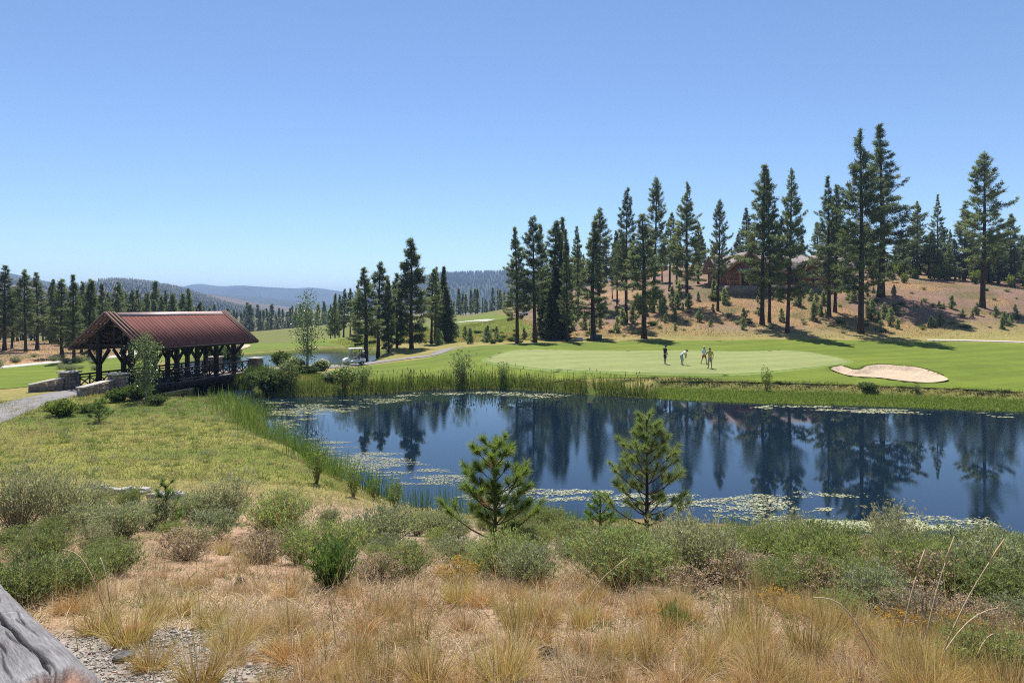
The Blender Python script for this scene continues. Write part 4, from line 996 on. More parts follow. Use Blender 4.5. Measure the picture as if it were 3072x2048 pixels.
x, y = Wz(1995, 1094, 1.33); person(x, y, math.radians(-70), J1, "golfer in navy shirt and dark blue shorts standing with head bowed, leftmost of the four", dict(skin=skin_c, shirt=(.02, .022, .035), shorts=(.025, .04, .10), shoes=(.6, .6, .62), hair=(.03, .02, .015), short=.95), (.03, .03, .035), 1.04)
J2 = dict(STAND, pel=(0, -.10, .93), chest=(0, .20, 1.17), neck=(0, .36, 1.28), head=(0, .46, 1.36), lsh=(-.17, .30, 1.26), rsh=(.17, .30, 1.26), lel=(-.13, .40, 1.0), rel=(.13, .42, 1.0), lwr=(-.03, .40, .77), rwr=(.03, .42, .71),
          lhip=(-.10, -.08, .86), rhip=(.10, -.08, .86), lkn=(-.14, .05, .47), rkn=(.14, .05, .47), lan=(-.15, -.02, .09), ran=(.15, -.02, .09), face=(0, .4, -.9))
x, y = Wz(2046, 1096, 1.3); person(x, y, math.radians(-78), J2, "golfer in white top and pale blue shorts bending over a putt", dict(skin=skin_c, shirt=(.72, .70, .74), shorts=(.27, .40, .48), shoes=(.5, .5, .52), hair=(.04, .03, .02), short=.98), (.04, .04, .04))
q = MB(); q.tube([(0, 0, .86), (.0, .06, .03)], .009, 6); q.bar((-.0, .0, .025), (.0, .12, .02), .03, .03)
ca, sa = math.cos(math.radians(-78)), math.sin(math.radians(-78)); lx, ly = 0, .40
pt_ = q.build("putter", M["steel"], None, loc=(x + lx * ca - ly * sa, y + lx * sa + ly * ca, hs(x, y) + .06), rot=(0, 0, math.radians(-78))); tag(pt_, "slim steel putter held by the bending golfer", "putter")
J3 = dict(STAND, chest=(0, .02, 1.30), lel=(-.26, .02, 1.17), rel=(.24, .06, 1.18), lwr=(-.16, .16, 1.05), rwr=(.12, .24, 1.06), lhip=(-.09, -.02, .90), rhip=(.09, .02, .90), lkn=(-.10, -.10, .50), rkn=(.10, .20, .50), lan=(-.10, -.36, .17), ran=(.10, .24, .09), ltoe=(-.11, -.26, .05))
x, y = Wz(2112, 1091, 1.34); person(x, y, math.radians(-60), J3, "golfer in pale blue shirt and red shorts striding, third from the left", dict(skin=(.30, .17, .12), shirt=(.55, .64, .74), shorts=(.36, .03, .04), shoes=(.05, .05, .05), hair=(.015, .012, .01), short=.75), (.8, .8, .8), .96)
J4 = dict(STAND, lsh=(-.21, 0, 1.45), rsh=(.21, 0, 1.45), lel=(-.33, .08, 1.22), lwr=(-.50, .22, 1.13), rel=(.29, -.02, 1.17), rwr=(.30, .05, .92), lan=(-.15, 0, .09), ran=(.15, 0, .09), lkn=(-.13, .02, .49), rkn=(.13, .02, .49))
x, y = Wz(2130, 1103, 1.28); person(x, y, math.radians(8), J4, "golfer in yellow shirt and grey shorts seen from behind, arm out, rightmost of the four", dict(skin=skin_c, shirt=(.50, .43, .14), shorts=(.33, .30, .29), shoes=(.06, .05, .05), hair=(.02, .015, .01), short=.98), None, 1.06)
fx, fy = G(2475, 1083)

# ---------------------------------------------------------------- house on the hill
M["siding"] = wood("brown stained siding", (.24, .105, .055), (.37, .17, .09), (.1, .1, 1), .7, .3, 8)
M["trimwood"] = wood("reddish trim wood", (.33, .15, .08), (.48, .235, .13), (1, 1, 1), .7, .2, 8)
M["shingle"] = plain("grey brown shingles", (.27, .225, .21), .9, 0, .25, 6, .1, .4)
M["pane"] = (lambda t: t)(plain("dark window glass", (.02, .025, .03), .06, 0, .1, 2, .6))
hD = 139.0; hx0 = XD(2168, hD); hz = 10.2
house = empty("house", (hx0, hD, hz)); tag(house, "brown wooden house with grey gabled roofs behind the pines on the hill", "house")
def hx(px, D=hD): return XD(px, D) - hx0
Wd = hx(2570)
MB().box((-.3, .6, -2.2), (Wd + .2, 11, 1.1)).build("stone_base", M["stone"], house)
MB().box((0, 1.0, 1.1), (Wd, 10.6, 4.1)).build("wall", M["siding"], house)
q = MB().prism([(-.3, 3.75), (5.8, 7.2), (11.9, 3.75), (11.9, 4.0), (5.8, 7.5), (-.3, 4.0)], -1.2, Wd + .8, 0)
q.build("roof", M["shingle"], house)
def gable(x0, x1, zap, yf, name="front_gable", ze=4.0):
    xm = (x0 + x1) / 2
    g_ = MB().prism([(x0 + .5, 1.1), (x1 - .5, 1.1), (x1 - .5, ze + .2), (xm, zap - .35), (x0 + .5, ze + .2)], yf, 3.0, 1).build(name, M["siding"], house)
    s_ = (zap - ze) / (xm - x0)
    q = MB().prism([(x0 - .2, ze - .15), (xm, zap), (x1 + .2, ze - .15), (x1 + .2, ze + .08), (xm, zap + .25), (x0 - .2, ze + .08)], yf - .9, 5.6, 1); q.build("gable_roof", M["shingle"], g_)
    q = MB()
    for a, b_ in ((x0 - .25, xm), (x1 + .25, xm)): q.bar((a, yf - .95, ze - .12), (b_, yf - .95, zap + .1), .12, .5, (0, 0, 1))
    q.build("barge_board", M["trimwood"], g_)
    return g_
g1 = gable(hx(2172), hx(2300), 7.6, -1.6)
g2 = gable(hx(2404), hx(2470), 6.3, -.6)
# porch bay with its own hipped roof
b0, b1 = hx(2203), hx(2290); yb = -3.2
MB().add([(b0 - .5, yb - .5, 3.7), (b1 + .5, yb - .5, 3.7), (b1 + .5, .6, 3.7), (b0 - .5, .6, 3.7), (b0 + 1.6, .2, 5.3), (b1 - 1.6, .2, 5.3)], [(0, 1, 5, 4), (1, 2, 5), (2, 3, 4, 5), (3, 0, 4), (3, 2, 1, 0)]).build("porch_roof", M["shingle"], house)
MB().box((b0 - .5, yb - .5, 3.45), (b1 + .5, .6, 3.69)).build("porch_beam", M["trimwood"], house)
for xx in np.linspace(b0 + .1, b1 - .1, 4): MB().box((xx - .22, yb - .2, .9), (xx + .22, yb + .24, 3.45)).build("column", M["trimwood"], house, bevel=.03)
MB().box((b0 - 2.6, yb - .4, -1.5), (b1 + .4, .6, .9)).build("porch_base", M["stone"], house)
rl_ = MB().box((b0 - 2.5, yb - .3, 1.75), (b0 - .1, yb - .15, 1.9)).build("porch_railing", M["trimwood"], house)
for k in range(9): MB().box((b0 - 2.45 + k * .28, yb - .26, .9), (b0 - 2.37 + k * .28, yb - .18, 1.75)).build("baluster", M["trimwood"], rl_)
def window(x0, x1, z0, z1, yy, par=house):
    w = MB().box((x0, yy - .05, z0), (x1, yy + .05, z1)).build("window", M["pane"], par); fr = MB()
    for a, b_ in (((x0 - .1, z0 - .1), (x1 + .1, z0)), ((x0 - .1, z1), (x1 + .1, z1 + .1)), ((x0 - .1, z0), (x0, z1)), ((x1, z0), (x1 + .1, z1)), (((x0 + x1) / 2 - .03, z0), ((x0 + x1) / 2 + .03, z1))): fr.box((a[0], yy - .1, a[1]), (b_[0], yy + .04, b_[1]))
    fr.build("frame", M["trimwood"], w)
for x0 in (hx(2215), hx(2250)): window(x0, x0 + 1.8, 1.3, 3.3, -1.62)
for p_ in (2320, 2350, 2378, 2500, 2535): window(hx(p_), hx(p_) + 1.5, 1.7, 3.3, .97)
window(hx(2428), hx(2428) + 1.5, 1.6, 3.4, -.62)
# ---------------------------------------------------------------- utility boxes, rocks
x, y = XD(1788, 101), 101; e = MB().box((-.8, -.6, -.1), (.8, .6, .78)).build("utility_box", plain("dark green steel", (.022, .04, .032), .5, 0, .1, 4), None, loc=(x, y, hs(x, y)), bevel=.03); tag(e, "dark green steel utility box at the back of the fairway", "utility box")
MB().box((-.84, -.64, .78), (.84, .64, .86)).build("lid", plain("green lid", (.035, .06, .047), .5), e, bevel=.02); MB().box((-.5, -.63, .15), (.5, -.61, .6)).build("door_panel", plain("green door", (.03, .05, .04), .5), e)
x, y = XD(1739, 100), 100; e = MB().box((-.42, -.35, -.1), (.42, .35, .5)).build("utility_box", plain("grey steel", (.25, .26, .28), .5, 0, .1, 4), None, loc=(x, y, hs(x, y)), bevel=.03); tag(e, "small grey utility box left of the dark green one", "utility box")
MB().box((-.45, -.38, .5), (.45, .38, .56)).build("lid", plain("grey lid", (.3, .31, .33), .5), e, bevel=.02)

# ---------------------------------------------------------------- shrubs and grasses
def shrub(seed, hgt=.7, rad=.5, ns=100, nl=22, lw=.012, ll=.055, leafc=(.2, .23, .14), topc=None, stemc=(.16, .115, .085), spiky=.3, lean=.9, head=None, low=.35):
    r = np.random.default_rng(seed)
    az = r.uniform(0, 2 * math.pi, ns); q = np.sqrt(r.random(ns)) * lean
    tipr = rad * q * (1 + r.normal(size=ns) * .12); tipz = hgt * (np.sqrt(np.clip(1 - (q * .85) ** 2, .05, 1)) * (1 - spiky * .3) + spiky * r.uniform(-.5, .5, ns))
    B = np.stack([np.cos(az) * rad * .12 * r.random(ns), np.sin(az) * rad * .12 * r.random(ns), np.full(ns, -.03)], 1)
    T = np.stack([np.cos(az) * tipr, np.sin(az) * tipr, np.maximum(tipz, hgt * .2)], 1)
    d = T - B; L = np.linalg.norm(d, axis=1); st = Soup()
    V, F = blades(B, d, L, .011, 0, 2, r, .3); st.add(V, F, jitcol(stemc, ns, 6, r, .3))
    stems = st.mesh("stems", M["grass"]); fo = Soup()
    nk = max(2, nl // 5); m_ = ns * nk; kc = np.repeat(np.arange(ns), nk); tc = low + (1.02 - low) * r.random(m_) ** .8            # leaf sprays along the stems
    Pc = B[kc] + d[kc] * tc[:, None] + r.normal(size=(m_, 3)) * (.03 + .05 * hgt * (1 - np.abs(tc - .7)))[:, None] * np.array([1, 1, .8]); sh_ = 1 + r.uniform(-.45, .45, (m_, 1))
    n = m_ * 5; k = np.repeat(kc, 5); t = np.repeat(tc, 5); P = np.repeat(Pc, 5, 0) + r.normal(size=(n, 3)) * (.012 + .3 * lw)
    D = norm(norm(d)[k] * .9 + r.normal(size=(n, 3)) * .55 + np.array([0, 0, .35]))
    V, F = blades(P, D, ll * .8 * r.uniform(.6, 1.4, n), lw * 2.0 * r.uniform(.8, 1.3, n), r=r)
    c = jitcol(np.array(leafc) * 1.12, n, 1, r, .2) * np.repeat(sh_, 5, 0)
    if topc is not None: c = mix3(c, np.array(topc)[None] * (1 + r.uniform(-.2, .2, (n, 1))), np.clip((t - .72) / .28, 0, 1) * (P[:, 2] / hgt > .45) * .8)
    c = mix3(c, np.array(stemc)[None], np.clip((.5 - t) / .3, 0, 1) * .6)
    fo.add(V, F, np.repeat(c, 3, 0))
    if head is not None:
        nh = int(ns * .5); Ht = T[:nh]; m_ = 14; P = np.repeat(Ht, m_, 0) + r.normal(size=(nh * m_, 3)) * np.array([.035, .035, .012]); D = r.normal(size=(nh * m_, 3)) + np.array([0, 0, .6])
        V, F = blades(P, D, .022, .02, r=r); fo.add(V, F, jitcol(head, nh * m_, 3, r, .3))
    return hgt, rad, stems, fo.mesh("foliage", M["leaves"])
SH = {}
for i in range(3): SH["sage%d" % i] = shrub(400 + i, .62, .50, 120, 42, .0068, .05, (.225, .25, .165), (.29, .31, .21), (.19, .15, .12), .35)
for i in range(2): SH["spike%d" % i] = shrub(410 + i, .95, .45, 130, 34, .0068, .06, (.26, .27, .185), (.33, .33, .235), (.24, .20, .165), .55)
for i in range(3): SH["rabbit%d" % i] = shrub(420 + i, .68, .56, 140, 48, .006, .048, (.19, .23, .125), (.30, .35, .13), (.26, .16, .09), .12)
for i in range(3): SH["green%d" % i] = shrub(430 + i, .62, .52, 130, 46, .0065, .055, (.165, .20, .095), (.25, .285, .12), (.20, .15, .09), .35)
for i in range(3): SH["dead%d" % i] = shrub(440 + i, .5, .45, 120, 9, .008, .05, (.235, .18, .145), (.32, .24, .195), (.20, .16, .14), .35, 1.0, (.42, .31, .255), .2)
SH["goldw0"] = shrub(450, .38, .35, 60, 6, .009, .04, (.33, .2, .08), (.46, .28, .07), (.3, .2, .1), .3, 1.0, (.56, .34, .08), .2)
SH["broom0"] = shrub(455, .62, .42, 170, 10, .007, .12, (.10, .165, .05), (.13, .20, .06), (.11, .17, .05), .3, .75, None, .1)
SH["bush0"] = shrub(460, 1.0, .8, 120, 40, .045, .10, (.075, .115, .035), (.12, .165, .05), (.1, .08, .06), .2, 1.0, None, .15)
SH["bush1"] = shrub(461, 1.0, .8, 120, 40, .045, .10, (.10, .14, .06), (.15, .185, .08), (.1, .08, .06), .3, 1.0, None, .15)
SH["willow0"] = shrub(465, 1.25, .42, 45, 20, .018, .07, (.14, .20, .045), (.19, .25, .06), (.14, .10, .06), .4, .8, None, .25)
SH["willow1"] = shrub(466, 1.25, .55, 60, 26, .018, .07, (.16, .205, .09), (.22, .26, .13), (.14, .10, .06), .4, .8, None, .25)
KN = dict(sage="sagebrush", spike="sagebrush", rabbit="rabbitbrush_shrub", green="green_shrub", dead="dried_shrub", goldw="dried_flower_plant", broom="broom_shrub", bush="round_bush", willow="willow_shrub", light="young_aspen")
KC = dict(sage="grey-green sagebrush", spike="tall spiky pale sagebrush", rabbit="dome-shaped rabbitbrush with yellowish tips", green="fresh green shrub", dead="dried shrub with pinkish brown flower heads", goldw="small plant with dried golden flowers", broom="bright green broom-like tuft", bush="dark green rounded bush", willow="slender willow shrub")
NS = [0]
def put(key, x, y, wid, label, group, hf=1.0, z=None, cat="shrub"):
    hgt, rad, st, fo = SH[key]; s = wid / (2 * rad); NS[0] += 1
    e = empty(KN[key.rstrip("0123456789")], (x, y, hs(x, y) if z is None else z), (NS[0] * 2.4) % 6.283, (s * (1 + .15 * math.sin(NS[0])), s, s * hf * (.84 if key[:4] in ('sage', 'spik', 'gree', 'rabb', 'dead', 'broo') else 1.0))); ob("stems", st, e); ob("foliage", fo, e)
    return tag(e, label, cat, group)
def shp(key, px, py, wpx, lab, grp="shrubs in the foreground brush", hf=1.0):
    x, y = G(px, py); return put(key, x, y, wpx * y / FPX * (.9 if py > 1480 else 1), lab, grp, hf)
fg = [("green0", 55, 1820, 330, "large bright green shrub at the left edge behind the log"), ("green1", 215, 1790, 300, "bright green shrub right of the one at the left edge"), ("green2", 345, 1730, 230, "third bright green shrub from the left edge"), ("green0", 130, 1700, 260, "green shrub tucked behind the two big ones by the log"),
      ("spike0", 60, 1600, 260, "pale spiky sagebrush at the left edge above the green shrubs"), ("spike1", 190, 1590, 230, "pale spiky sagebrush second from the left edge"), ("sage0", 255, 1530, 170, "low grey sagebrush beside the pale rocks"), ("sage1", 90, 1520, 190, "low grey sagebrush at the left meadow edge"),
      ("sage2", 265, 1600, 190, "dark grey-green sagebrush left of the tiny pine"), ("sage0", 370, 1620, 240, "broad grey sagebrush in front of the tiny pine"), ("sage1", 455, 1590, 200, "grey sagebrush just left of the tiny pine's foot"), ("sage2", 590, 1570, 210, "grey sagebrush right of the tiny pine"), ("spike0", 690, 1570, 190, "upright sagebrush with bare grey twigs left of centre"), ("sage0", 640, 1620, 200, "low sagebrush below the twiggy one"),
      ("rabbit0", 840, 1600, 270, "yellow-green dome shrub left of centre near the shore"), ("rabbit1", 1000, 1700, 300, "grey-green dome shrub behind the broom tuft"), ("rabbit2", 900, 1690, 200, "smaller dome shrub left of the broom tuft"), ("broom0", 1000, 1770, 260, "bright green broom-like tuft left of centre in the dry grass"),
      ("sage1", 1160, 1640, 260, "grey sagebrush left of the small pine"), ("rabbit0", 1215, 1740, 240, "green-topped shrub with rusty base left of the small pine"), ("sage2", 1330, 1620, 200, "sagebrush under the small pine's left boughs"),
      ("green1", 1560, 1600, 150, "green shrub at the shore between the two small pines"), ("green2", 1640, 1590, 160, "second green shrub at the shore between the small pines"), ("rabbit1", 1600, 1660, 170, "rounded shrub between the two small pines"), ("sage0", 1590, 1760, 270, "grey shrub with rusty base right of the small pine"), ("rabbit2", 1715, 1650, 200, "pale dome shrub behind the largest dome shrub"),
      ("rabbit0", 1850, 1770, 380, "largest dome-shaped shrub, centre right in front of the taller small pine"), ("rabbit1", 1960, 1750, 240, "dome shrub leaning on the right of the largest one"), ("spike0", 2060, 1740, 250, "tall pale feathery sagebrush right of the largest dome shrub"), ("spike1", 2150, 1750, 240, "second tall feathery sagebrush right of the dome shrub"), ("spike0", 2010, 1700, 190, "feathery sagebrush right behind the largest dome shrub"),
      ("dead0", 2240, 1770, 260, "pinkish dried shrub right of the feathery sagebrush"), ("rabbit2", 2340, 1790, 230, "grey-green dome shrub right of the pinkish dried one"), ("green0", 2250, 1680, 210, "green shrub at the shore right of the feathery sagebrush"), ("rabbit2", 2190, 1650, 170, "small dome shrub at the shore right of the taller small pine"), ("rabbit0", 2330, 1670, 210, "grey-green shrub in front of the pale algae"),
      ("green1", 2480, 1700, 300, "tall green shrub standing against the pale algae"), ("dead2", 2470, 1790, 260, "rusty dried shrub below the tall green one"), ("rabbit1", 2525, 1850, 170, "small blue-green shrub among the dried ones"), ("sage1", 2640, 1840, 270, "grey sagebrush with bare stems at right"), ("spike1", 2680, 1660, 190, "pale feathery sagebrush in front of the algae at right"),
      ("green2", 2740, 1740, 300, "broad green shrub right of the dried ones"), ("green0", 2870, 1720, 300, "green shrub second from the right edge by the water"), ("green1", 2990, 1710, 280, "green shrub at the right edge by the water"), ("green2", 2930, 1820, 320, "large green shrub in the lower right brush"), ("green0", 3060, 1840, 300, "green shrub cut by the right edge"), ("green1", 2820, 1800, 250, "green shrub behind the collapsed dry stems"),
      ("dead1", 2760, 1900, 320, "collapsed heap of dry grey stems at lower right"), ("goldw0", 2700, 1920, 170, "golden dried flowers left of the collapsed stems"), ("goldw0", 2880, 1930, 190, "golden dried flowers right of the collapsed stems"), ("dead2", 2950, 1900, 230, "brown dried shrub at the far right"), ("green2", 2980, 2040, 330, "low leafy green shrub in the bottom right corner"), ("goldw0", 2330, 1830, 140, "golden dried flowers below the dome shrub right of the pinkish one"),
      ("goldw0", 1370, 1760, 170, "golden dried flowers below the small pine"), ("broom0", 2020, 1900, 150, "bright green grass-like tuft in the dry grass, centre right"), ("dead2", 780, 1690, 220, "brown dried shrub left of the dome shrubs"), ("dead0", 560, 1680, 230, "brown dried stems below the grey sagebrush at left"), ("goldw0", 1990, 1880, 120, "golden dried flowers left of the green tuft"), ("dead1", 1130, 1750, 200, "dry rusty stems right of the broom tuft"), ("dead2", 2060, 1790, 220, "dark dried heads at the foot of the feathery sagebrush")]
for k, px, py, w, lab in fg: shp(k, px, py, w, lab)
r5 = np.random.default_rng(55)
for i in range(100):
    px = r5.uniform(-60, 3130); lo = np.interp(px, [0, 300, 700, 1100, 1500, 2300, 3072], [1500, 1510, 1540, 1570, 1585, 1640, 1680]); hi_ = np.interp(px, [0, 300, 600, 1100, 1500, 2300, 2700, 3072], [1780, 1700, 1640, 1700, 1740, 1760, 1840, 1900])
    py = r5.uniform(lo, hi_); x, y = G(px, py)
    if sdf(POND, [x], [y])[0] < .5: continue
    k = ["sage0", "sage1", "sage2", "rabbit0", "rabbit1", "green0", "green1", "green2", "dead0", "rabbit2", "spike0"][r5.integers(11)]
    if px > 2300 and r5.random() < .6: k = ["green0", "spike1", "green2", "rabbit1", "dead1", "green1"][i % 6]
    put(k, x, y, r5.uniform(.35, .75), "small " + KC[k.rstrip("0123456789")] + " squeezed between larger brush", "filler brush between the larger shrubs", r5.uniform(.7, 1.4))

# grass clumps
def clump(seed, hgt, n, spread, c, droop=.45, w=.006, alt=None):
    r = np.random.default_rng(seed); az = r.uniform(0, 6.283, n); q = r.random(n) ** .6
    B = np.stack([np.cos(az), np.sin(az), 0 * az], 1) * (.09 * np.sqrt(r.random(n)))[:, None]; B[:, 2] = -.02
    D = np.stack([np.cos(az) * q * spread, np.sin(az) * q * spread, np.ones(n)], 1)
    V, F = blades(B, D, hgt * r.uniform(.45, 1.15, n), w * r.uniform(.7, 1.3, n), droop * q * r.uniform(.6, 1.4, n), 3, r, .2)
    C = jitcol(c, n, 8, r, .3, alt, .3).reshape(n, 4, 2, 3); gd = np.array([(.58, .46, .34), (.85, .76, .65), (1.05, 1.05, 1.05), (1.12, 1.16, 1.25)])  # golden bases, pale straw tips; shade at the clump's foot also put into the colour
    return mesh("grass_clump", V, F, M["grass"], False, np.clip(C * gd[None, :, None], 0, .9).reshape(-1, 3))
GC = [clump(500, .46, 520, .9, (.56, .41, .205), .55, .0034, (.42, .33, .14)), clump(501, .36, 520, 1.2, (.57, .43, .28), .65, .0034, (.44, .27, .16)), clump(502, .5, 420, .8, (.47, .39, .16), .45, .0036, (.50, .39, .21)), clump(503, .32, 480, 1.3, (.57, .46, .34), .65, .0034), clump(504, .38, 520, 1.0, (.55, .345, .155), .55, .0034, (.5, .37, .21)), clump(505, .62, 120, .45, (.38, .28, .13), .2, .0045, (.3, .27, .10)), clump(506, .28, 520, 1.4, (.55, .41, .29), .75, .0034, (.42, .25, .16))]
GN = ["golden", "tan", "olive-gold", "straw-grey", "rusty-gold", "upright wiry", "flattened tan"]
mg = [(300, 1900, 0, 1.25), (390, 1935, 2, 1.35), (455, 2010, 0, 1.0), (600, 2060, 0, 1.25), (165, 1800, 0, 1.1), (760, 1900, 1, 1.2), (690, 1960, 2, 1.1), (880, 1990, 4, 1.2), (540, 1850, 2, 1.0), (960, 2040, 1, 1.1), (1060, 1990, 4, 1.0), (1290, 2060, 0, 1.2), (1400, 1900, 1, 1.1), (1560, 1920, 5, 1.2), (1500, 2060, 2, 1.2), (1620, 1925, 4, .8), (1730, 2060, 3, 1.2), (1680, 1830, 4, .8), (1930, 1830, 1, 1.0), (1250, 1930, 5, 1.0), (1850, 1980, 2, .9), (2100, 1990, 1, 1.2), (2200, 1920, 5, 1.1), (2300, 2050, 1, 1.2), (2420, 1990, 5, 1.2), (2560, 2060, 3, 1.1), (2390, 1850, 0, .8), (420, 1770, 1, 1.1), (560, 1770, 4, 1.1), (650, 1730, 6, 1.1), (760, 1780, 1, 1.0), (860, 1800, 4, 1.0), (1120, 1830, 1, 1.0), (2650, 1990, 1, 1.1), (2800, 2060, 5, 1.2)]
TENS = ["", "", "twenty", "thirty"]; TEENS = ORD + ["fifteenth", "sixteenth", "seventeenth", "eighteenth", "nineteenth", "twentieth"]
def ordinal(i): return TEENS[i] if i < 20 else ("thirtieth" if i == 29 else TENS[(i + 1) // 10] + "-" + ORD[i % 10])
for ci, (px, py, k, s) in enumerate(sorted(mg)):
    s *= .56
    x, y = G(px, py); NS[0] += 1
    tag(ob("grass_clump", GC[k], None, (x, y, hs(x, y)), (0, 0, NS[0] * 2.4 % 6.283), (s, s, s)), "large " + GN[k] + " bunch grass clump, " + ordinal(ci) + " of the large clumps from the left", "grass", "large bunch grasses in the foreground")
for i in range(262):
    px = r5.uniform(150, 3100); hi_ = np.interp(px, [0, 300, 600, 1100, 1500, 2300, 2700, 3072], [1800, 1730, 1650, 1690, 1740, 1790, 1890, 1950]); py = r5.uniform(hi_, 2120); x, y = G(px, py)
    if px < 620 and py > 1890: continue
    k = int(r5.choice(7, p=[.15, .23, .10, .16, .14, .10, .12])); s = r5.uniform(.32, .62)
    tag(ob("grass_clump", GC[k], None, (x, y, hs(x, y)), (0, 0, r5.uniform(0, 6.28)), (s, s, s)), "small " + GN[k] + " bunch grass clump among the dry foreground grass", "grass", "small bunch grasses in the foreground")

def carpet(name, label, X, Y, L, W, col, droop=.35, segs=1, tilt=.5, r=None, lift=0.0):
    r = r or r5; n = len(X); P = np.stack([X, Y, h(X, Y) - .01 + lift], 1)
    D = np.stack([r.normal(size=n) * tilt, r.normal(size=n) * tilt, np.ones(n)], 1)
    V, F = blades(P, D, L, W, droop * r.uniform(.3, 1.4, n), segs, r)
    per = 3 if segs == 1 else 2 * (segs + 1)
    return tag(ob(name, mesh(name, V, F, M["grass"], False, np.repeat(np.clip(col, .004, .95), per, 0))), label, None, None, "stuff")
def scatter(n, poly, r=r5, excl=None):
    poly = np.asarray(poly); out = []; got = 0
    while got < n:
        p = r.uniform(poly.min(0), poly.max(0), (n * 2, 2)); p = p[sdf(poly, p[:, 0], p[:, 1]) < 0]
        if excl is not None: p = p[excl(p[:, 0], p[:, 1])]
        out.append(p); got += len(p)
        if not len(p): break
    return np.concatenate(out)[:n]
def off_water(x, y): return np.minimum(sdf(POND, x, y), sdf(STREAM, x, y)) > .15
# dry grass litter in the foreground
fgp = [(-3.6, 2.3), (4.4, 2.3), (10.5, 9.5), (10, 11), (2, 10.5), (-4, 11.5), (-10, 11.5), (-9, 9.5)]
p = scatter(290000, fgp); p = p[~((np.hypot((p[:, 0] + 1.95) * .85, (p[:, 1] - 2.9) * .8) < .85))]
w_ = fbm(p[:, 0], p[:, 1], 1.4, 12); p = p[r5.random(len(p)) < sstep(.30, .52, w_) * .85 + .15]; n = len(p); nn = fbm(p[:, 0], p[:, 1], .8, 4)
c = mix3((.58, .43, .28), (.66, .53, .40), r5.random(n)); c = mix3(c, (.44, .25, .14), sstep(.45, .7, nn) * .75); c = mix3(c, (.24, .25, .10), (r5.random(n) < .12) * 1.0); c = mix3(c, (.22, .165, .13), (r5.random(n) < .15) * .8)
carpet("dry_grass", "thin dry grass and litter covering the foreground bank", p[:, 0], p[:, 1], r5.uniform(.05, .26, n), r5.uniform(.0035, .0065, n), c * (1 + r5.uniform(-.3, .3, (n, 1))), .45, 2, 1.1)
ctr = scatter(170, [(-2.6, 2.5), (2.6, 2.5), (6, 7), (-5, 7)]); p = np.repeat(ctr, 40, 0) + r5.normal(size=(len(ctr) * 40, 2)) * .09; n = len(p); c = mix3((.15, .19, .07), (.27, .28, .15), np.repeat(r5.random(len(ctr)), 40))
carpet("green_weed", "low grey-green weeds among the dry grass", p[:, 0], p[:, 1], r5.uniform(.04, .16, n), r5.uniform(.007, .014, n), c * (1 + r5.uniform(-.25, .25, (n, 1))), .3, 1, .7)
# thin upright weed stalks
p = scatter(620, [(-5, 2.4), (6, 2.4), (9, 7.5), (4, 7), (-5, 7.5)]); n = len(p)
c = mix3((.20, .17, .09), (.42, .31, .18), r5.random(n))
carpet("weed_stalk", "thin upright weed stalks standing in the dry grass", p[:, 0], p[:, 1], r5.uniform(.25, .62, n), .0055, c, .1, 3, .15)
# meadow
p = scatter(150000, MEADOW, r5, off_water); n = len(p); n1 = fbm(p[:, 0], p[:, 1], 5, 21); n2 = fbm(p[:, 0], p[:, 1], 1.2, 22)
c = mix3((.21, .225, .055), (.31, .28, .095), r5.random(n)); c = mix3(c, (.135, .19, .04), sstep(.42, .58, n1)); c = mix3(c, (.36, .28, .16), sstep(.40, .28, n1) * .8); c = mix3(c, (.44, .36, .19), sstep(.55, .75, n2) * .8); c = mix3(c, (.13, .17, .05), sstep(.38, .22, n2) * .7)
carpet("meadow_grass", "yellow-green meadow grass between brush and bridge", p[:, 0], p[:, 1], r5.uniform(.06, .24, n) * (.6 + .8 * n2), r5.uniform(.011, .022, n), c * (1 + r5.uniform(-.22, .22, (n, 1))), .35, 1, .45)
ctr = scatter(2300, MEADOW, r5, off_water); p = np.repeat(ctr, 45, 0) + r5.normal(size=(len(ctr) * 45, 2)) * .11; n = len(p); tc = np.repeat(r5.random(len(ctr)), 45)
c = mix3((.15, .21, .045), (.42, .35, .18), sstep(.3, .75, tc)); c = mix3(c, (.24, .26, .16), (tc > .88) * 1.0)
carpet("meadow_tuft", "taller tufts of grass standing up in the meadow", p[:, 0], p[:, 1], r5.uniform(.15, .45, n) * np.repeat(r5.uniform(.4, 1.25, len(ctr)), 45), r5.uniform(.010, .018, n), c * (1 + r5.uniform(-.25, .25, (n, 1))), .5, 2, .55)
# rough between brush and meadow on the left and down to the water
p = scatter(42000, [(-13, 12.5), (3, 12.5), (14, 12.5), (17, 17.5), (9, 20.5), (2, 22.5), (-3.5, 23.5), (-9, 22.5), (-24, 23), (-24, 16)], r5, off_water); n = len(p); n1 = fbm(p[:, 0], p[:, 1], 2, 31)
c = mix3((.36, .32, .16), (.43, .36, .22), r5.random(n)); c = mix3(c, (.20, .22, .07), sstep(.42, .62, n1))
carpet("rough_grass", "pale rough grass on the lower bank above the water", p[:, 0], p[:, 1], r5.uniform(.10, .30, n), r5.uniform(.010, .018, n), c * (1 + r5.uniform(-.22, .22, (n, 1))), .4, 1, .6)
# island and stream banks by the bridge
p = scatter(26000, [(-29, 46), (-20, 46.5), (-14, 50), (-7, 56), (-13, 60), (-18, 64), (-23, 66), (-24, 56)], r5, off_water); n = len(p); n1 = fbm(p[:, 0], p[:, 1], 3, 41)
c = mix3((.24, .25, .05), (.35, .31, .12), r5.random(n)); c = mix3(c, (.12, .18, .03), sstep(.42, .62, n1)); c = mix3(c, (.45, .27, .15), sstep(.62, .72, n1))
carpet("bank_grass", "tall rough grass on the bank right of the bridge", p[:, 0], p[:, 1], r5.uniform(.12, .36, n), r5.uniform(.025, .045, n), c * (1 + r5.uniform(-.25, .25, (n, 1))), .3, 1, .4)
